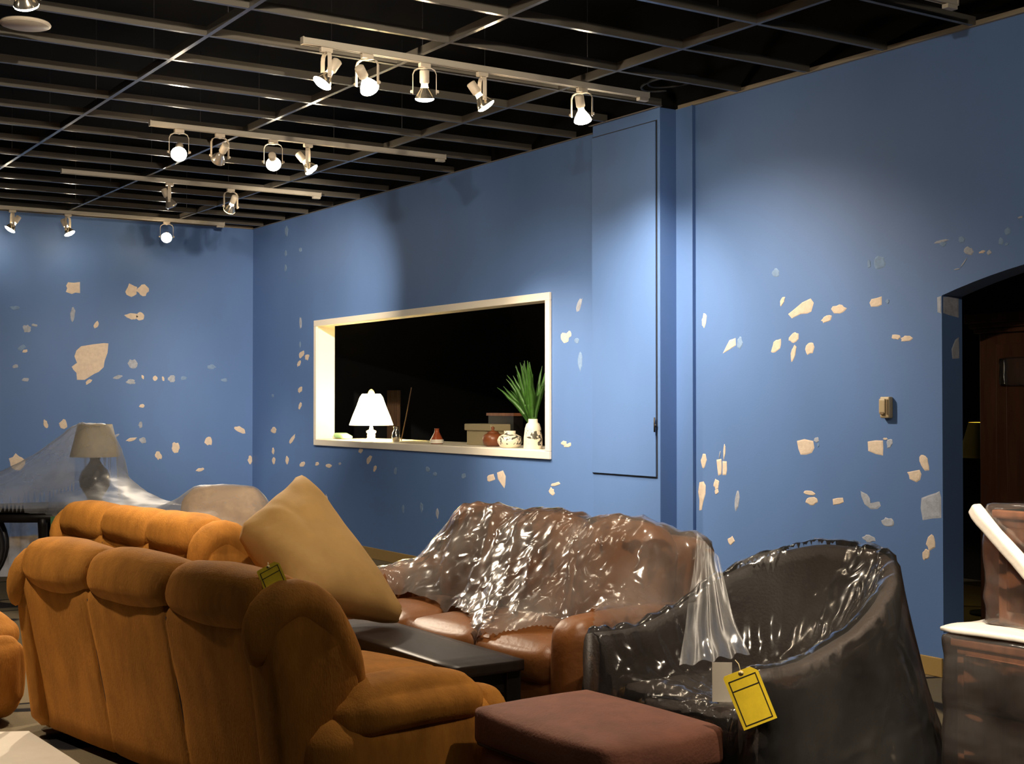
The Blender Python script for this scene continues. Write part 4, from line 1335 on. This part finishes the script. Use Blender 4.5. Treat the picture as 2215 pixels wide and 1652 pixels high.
def drape(name, label, roots, origin, rz, u0, u1, v0, v1, step, mask=None, mat='film', eps=.012, iters=1500, sag=.0, wrinkle=None, floor_z=.012, extra=None):
    """sheet laid over things: membrane over their tops (obstacle problem), local frame at origin/rz"""
    bpy.context.view_layer.update()
    bv = world_bvh(roots)
    nu = int(round((u1 - u0) / step)) + 1; nv = int(round((v1 - v0) / step)) + 1
    us = np.linspace(u0, u1, nu); vv = np.linspace(v0, v1, nv)
    c, s = math.cos(rz), math.sin(rz)
    base = np.full((nu, nv), floor_z); ins = np.ones((nu, nv), bool)
    for i, u in enumerate(us):
        for j, v in enumerate(vv):
            if mask and not mask(u, v):
                ins[i, j] = False; continue
            x, y = origin[0] + c * u - s * v, origin[1] + s * u + c * v
            hit = bv.ray_cast(Vector((x, y, 5)), Vector((0, 0, -1)))
            if hit[0] is not None:
                base[i, j] = max(floor_z, hit[0].z)
    base0 = base.copy()
    if extra:
        for i, u in enumerate(us):
            for j, v in enumerate(vv):
                if ins[i, j]:
                    base[i, j] = max(base[i, j], extra(u, v))
    inner = ins.copy()
    inner[0, :] = inner[-1, :] = False; inner[:, 0] = inner[:, -1] = False
    inner[1:-1, 1:-1] &= ins[:-2, 1:-1] & ins[2:, 1:-1] & ins[1:-1, :-2] & ins[1:-1, 2:]
    # the film bridges small steps: widen the obstacle a little and round it off
    dil = base.copy()
    for a_ in (-1, 0, 1):
        for b_ in (-1, 0, 1):
            dil = np.maximum(dil, np.roll(np.roll(base, a_, 0), b_, 1))
    for k in range(2):
        pad = np.pad(dil, 1, mode='edge')
        dil = sum(pad[1 + a_:1 + a_ + nu, 1 + b_:1 + b_ + nv] for a_ in (-1, 0, 1) for b_ in (-1, 0, 1)) / 9
    ob = np.maximum(dil, base) * .999 + eps
    edge = ins & ~inner
    h = np.where(edge, base0 + eps, ob)
    for k in range(iters):
        a = h.copy()
        a[1:-1, 1:-1] = .25 * (h[:-2, 1:-1] + h[2:, 1:-1] + h[1:-1, :-2] + h[1:-1, 2:]) - sag
        h = np.where(inner, np.maximum(ob, a), h)
    if extra:
        for k in range(5):
            a = h.copy()
            a[1:-1, 1:-1] = .25 * (h[:-2, 1:-1] + h[2:, 1:-1] + h[1:-1, :-2] + h[1:-1, 2:])
            h = np.where(inner, np.maximum(a, base0 + eps), h)
    if wrinkle:
        for i, u in enumerate(us):
            for j, v in enumerate(vv):
                if ins[i, j]:
                    h[i, j] = max(h[i, j] + wrinkle(u, v, h[i, j]), base0[i, j] + eps * .5)
    idx = -np.ones((nu, nv), int); vs = []
    for i, u in enumerate(us):
        for j, v in enumerate(vv):
            if ins[i, j]:
                idx[i, j] = len(vs); vs.append((u, v, float(h[i, j])))
    fs = []
    for i in range(nu - 1):
        for j in range(nv - 1):
            q = (idx[i, j], idx[i + 1, j], idx[i + 1, j + 1], idx[i, j + 1])
            if min(q) >= 0:
                fs.append(q)
    o = MB().add(vs, fs).build(name, mat)
    o.location = (origin[0], origin[1], 0); o.rotation_euler = (0, 0, rz)
    return tag(o, label, 'plastic sheet', 'clear plastic dust sheets')


def fold(a, b, amp, fr, seed):
    """long folds running along direction (a, b)"""
    def f(u, v):
        t = -b * u + a * v; l = a * u + b * v
        w = noise.noise(Vector((t * fr, l * fr * .12, seed)))
        return amp * (1 - abs(w) * 2.2)
    return f


f1 = fold(.75, .66, .012, 9, 1.0); f2 = fold(.2, .98, .008, 14, 4.0)


def sofa_wr(u, v, h):
    e = noise.fractal(Vector((u * 9, v * 9, 2)), 1.0, 2.0, 3) * .010
    return f1(u, v) + e + f2(u, v) * .5


def sofa_mask(u, v):
    # front edge of the sheet wanders over the seat (u: seating direction, v: along the sofa, + = camera side)
    edge = .23 + .05 * math.sin(v * 5 + 1) + .04 * noise.noise(Vector((v * 3, 5, 0)))
    if -.15 < v < .80:
        edge += .20 * math.exp(-((v - .38) / .22) ** 2)
    if v > .72:
        edge += .5 * (v - .72)
    if v > 1.02:
        edge = -.02 - .5 * (v - 1.02)
    return u < edge and (u > -.75)


drape('plastic_sheet', 'crinkled clear plastic sheet thrown over the chestnut leather sofa', [sofa_l, tub], (3.60, 5.53), math.radians(185), -.60, .75, -1.25, 1.45, .014, sofa_mask, wrinkle=sofa_wr, iters=1500)

tb = [tub]


def tub_wr(u, v, h):
    a = math.atan2(v - .35, u - .42)
    w = noise.noise(Vector((a * 11, h * 1.2, 3)))
    return .016 * (1 - 2.4 * abs(w)) * min(1, math.hypot(v - .35, u - .42) * 2.2) + noise.fractal(Vector((u * 12, v * 12, 7)), 1.0, 2.0, 3) * .006


tub_sheet = drape('plastic_sheet', 'clear plastic sheet hanging in folds over the dark tub chair', tb, (3.67, 3.83), math.radians(180), -.62, .59, -.58, .60, .015, None, mat='film_chair', wrinkle=tub_wr, iters=1200, eps=.014, sag=.00035)


def lamp_wr(u, v, h):
    a = math.atan2(v - .35, u + .05)
    return .014 * noise.noise(Vector((a * 6, h * 2, 1))) + noise.fractal(Vector((u * 8, v * 8, 3)), 1.0, 2.0, 3) * .006




def lamp_mask(u, v):
    # over the table top, then a strip across to the armchair
    wx = 2.95 + math.cos(LR) * u - math.sin(LR) * v - 2.95; wy = math.sin(LR) * u + math.cos(LR) * v
    c, s_ = math.cos(math.radians(20)), math.sin(math.radians(20))
    tu, tv = c * wx - s_ * wy, s_ * wx + c * wy
    if (tu / .72) ** 2 + (tv / .43) ** 2 < 1:
        return True
    return u > .05 and -.42 + .06 * math.sin(u * 4) < v < .50


LR = math.atan2(-2.13, .71)
_c, _s = math.cos(LR), math.sin(LR)
LU, LV = _c * (lp.x - 2.95) + _s * (lp.y - 11.75), -_s * (lp.x - 2.95) + _c * (lp.y - 11.75)


def tent(u, v):
    # the sheet is pulled taut from the rim of the shade to the table edge
    du, dv = u - LU, v - LV
    r = max(0, math.hypot(du, dv) - .14)
    wx, wy = _c * du - _s * dv, _s * du + _c * dv
    left = max(0, (-.838 * wx + .546 * wy) / (math.hypot(wx, wy) + 1e-6))
    k = 1.75 - .75 * left
    return 1.325 - .70 * (1 - math.exp(-k * r / .70))


drape('plastic_sheet', 'milky plastic sheet tented over the covered lamp and running on to the beige armchair', [st, tl, bc], (2.95, 11.75), LR, -.75, 2.62, -.75, .62, .022, lamp_mask, mat='film_milky', wrinkle=lamp_wr, iters=1800, eps=.012, floor_z=.60, extra=tent)

# ------------------------------------------------------------------ tags
abv = world_bvh([sofa_a])
_c0 = Vector((0, 0, CAM_Z)); _d0 = (at(590, 1300, 1, 4.5) - _c0)
_h0 = abv.ray_cast(_c0, _d0.normalized())
p = at_depth(592, 1256, ((_h0[0] - _c0).dot(_ff) if _h0[0] is not None else 4.9) + .11)
hang_tag('sale_tag', 'yellow black-bordered tag standing up on the back of the big suede sofa', p, .085, .130, (-.55, -.50, math.radians(-30)))
bpy.context.view_layer.update()
tbv = world_bvh([tub_sheet])


def on_sheet(u, v, off, w=0, h=0):
    """point just in front of the sheet, clear of it over a w x h card"""
    c = Vector((0, 0, CAM_Z)); ds = []
    for a, b in ((0, 0), (-1, -1), (1, -1), (-1, 1), (1, 1), (0, -1), (0, 1), (-1, 0), (1, 0)):
        d = (at(u + a * w / 2, v + b * h / 2, 1, 3.0) - c).normalized()
        hit = tbv.ray_cast(c, d)
        if hit[0] is not None:
            ds.append((hit[0] - c).dot(_ff))
    return at_depth(u, v, (min(ds) if ds else 4.6) - off)


p = on_sheet(1622, 1508, .03, 110, 120)
hang_tag('sale_tag', 'big yellow black-bordered tag hanging from the plastic on the dark tub chair', p, .118, .190, (0, -.38, math.radians(-36)))
p = on_sheet(1562, 1475, .012, 40, 80)
o = MB().box((-.035, -.001, -.07), (.035, .001, .07)).build('paper_label', 'paper_grey', smooth=False)
o.location = p; o.rotation_euler = (0, 0, math.radians(-36))
tag(o, 'small white paper label behind the hanging yellow tag', 'label')
# green tape on the table edge
sbv = world_bvh([st])
_d1 = (at(119, 1132, 1, 11.3) - _c0).normalized()
_h1 = sbv.ray_cast(_c0, _d1)
p = (_h1[0] - _d1 * .02) if _h1[0] is not None else at(119, 1130, 1, 11.35)
o = MB().box((-.035, -.002, -.05), (.035, .002, .05)).build('tape_strip', 'green_tape', smooth=False)
o.location = p; o.rotation_euler = (0, 0, math.radians(-20))
tag(o, 'short strip of green tape on the edge of the dark side table', 'tape')

# cloudy sheet hanging down behind the side table
vs = []; fs = []
for i in range(61):
    a = math.radians(15 + 170 * i / 60)
    r_ = .47 + .018 * math.sin(i * 1.7) + .01 * math.sin(i * .6)
    for k_ in range(7):
        z_ = .595 * (1 - k_ / 6) + .012
        q_ = r_ + .03 * (k_ / 6) * math.sin(i * .9 + k_)
        vs.append((math.cos(a) * q_ * 1.25, math.sin(a) * q_ * .80, z_))
for i in range(60):
    for k_ in range(6):
        fs.append((i * 7 + k_, i * 7 + 7 + k_, i * 7 + 8 + k_, i * 7 + 1 + k_))
o = MB().add(vs, fs).build('plastic_sheet', 'film_cloudy')
o.location = (2.95, 11.75, 0); o.rotation_euler = (0, 0, math.radians(-20))
tag(o, 'cloudy plastic hanging to the floor behind the legs of the side table', 'plastic sheet', 'clear plastic dust sheets')

# film stretched from the sofa's corner down to the front of the tub chair
ca, cb2 = at_depth(1508, 1152, 6.05), at_depth(1556, 1206, 5.62)
cd_, cc = at_depth(1470, 1440, 4.98), at_depth(1620, 1412, 4.70)
vs = []; fs = []
NU, NV = 40, 30
nrm_ = (cc - ca).cross(cb2 - cd_).normalized()
for i in range(NU + 1):
    for j in range(NV + 1):
        f, g = i / NU, j / NV
        p = (ca * (1 - f) + cb2 * f) * (1 - g) + (cd_ * (1 - f) + cc * f) * g
        fo = .005 * math.sin(f * 23 + 2 * math.sin(g * 3)) * (.35 + g) + .010 * noise.noise(Vector((f * 9, g * 3, 2)))
        p = p + nrm_ * fo + Vector((0, 0, -.05 * math.sin(math.pi * g)))
        vs.append(p)
for i in range(NU):
    for j in range(NV):
        k = i * (NV + 1) + j
        fs.append((k, k + NV + 1, k + NV + 2, k + 1))
org = (ca + cc) / 2
o = MB().add([v - org for v in vs], fs).build('plastic_sheet', 'film_curtain')
o.location = org
tag(o, 'narrow streaked plastic curtain stretched from the leather sofa corner to the tub chair', 'plastic sheet', 'clear plastic dust sheets')
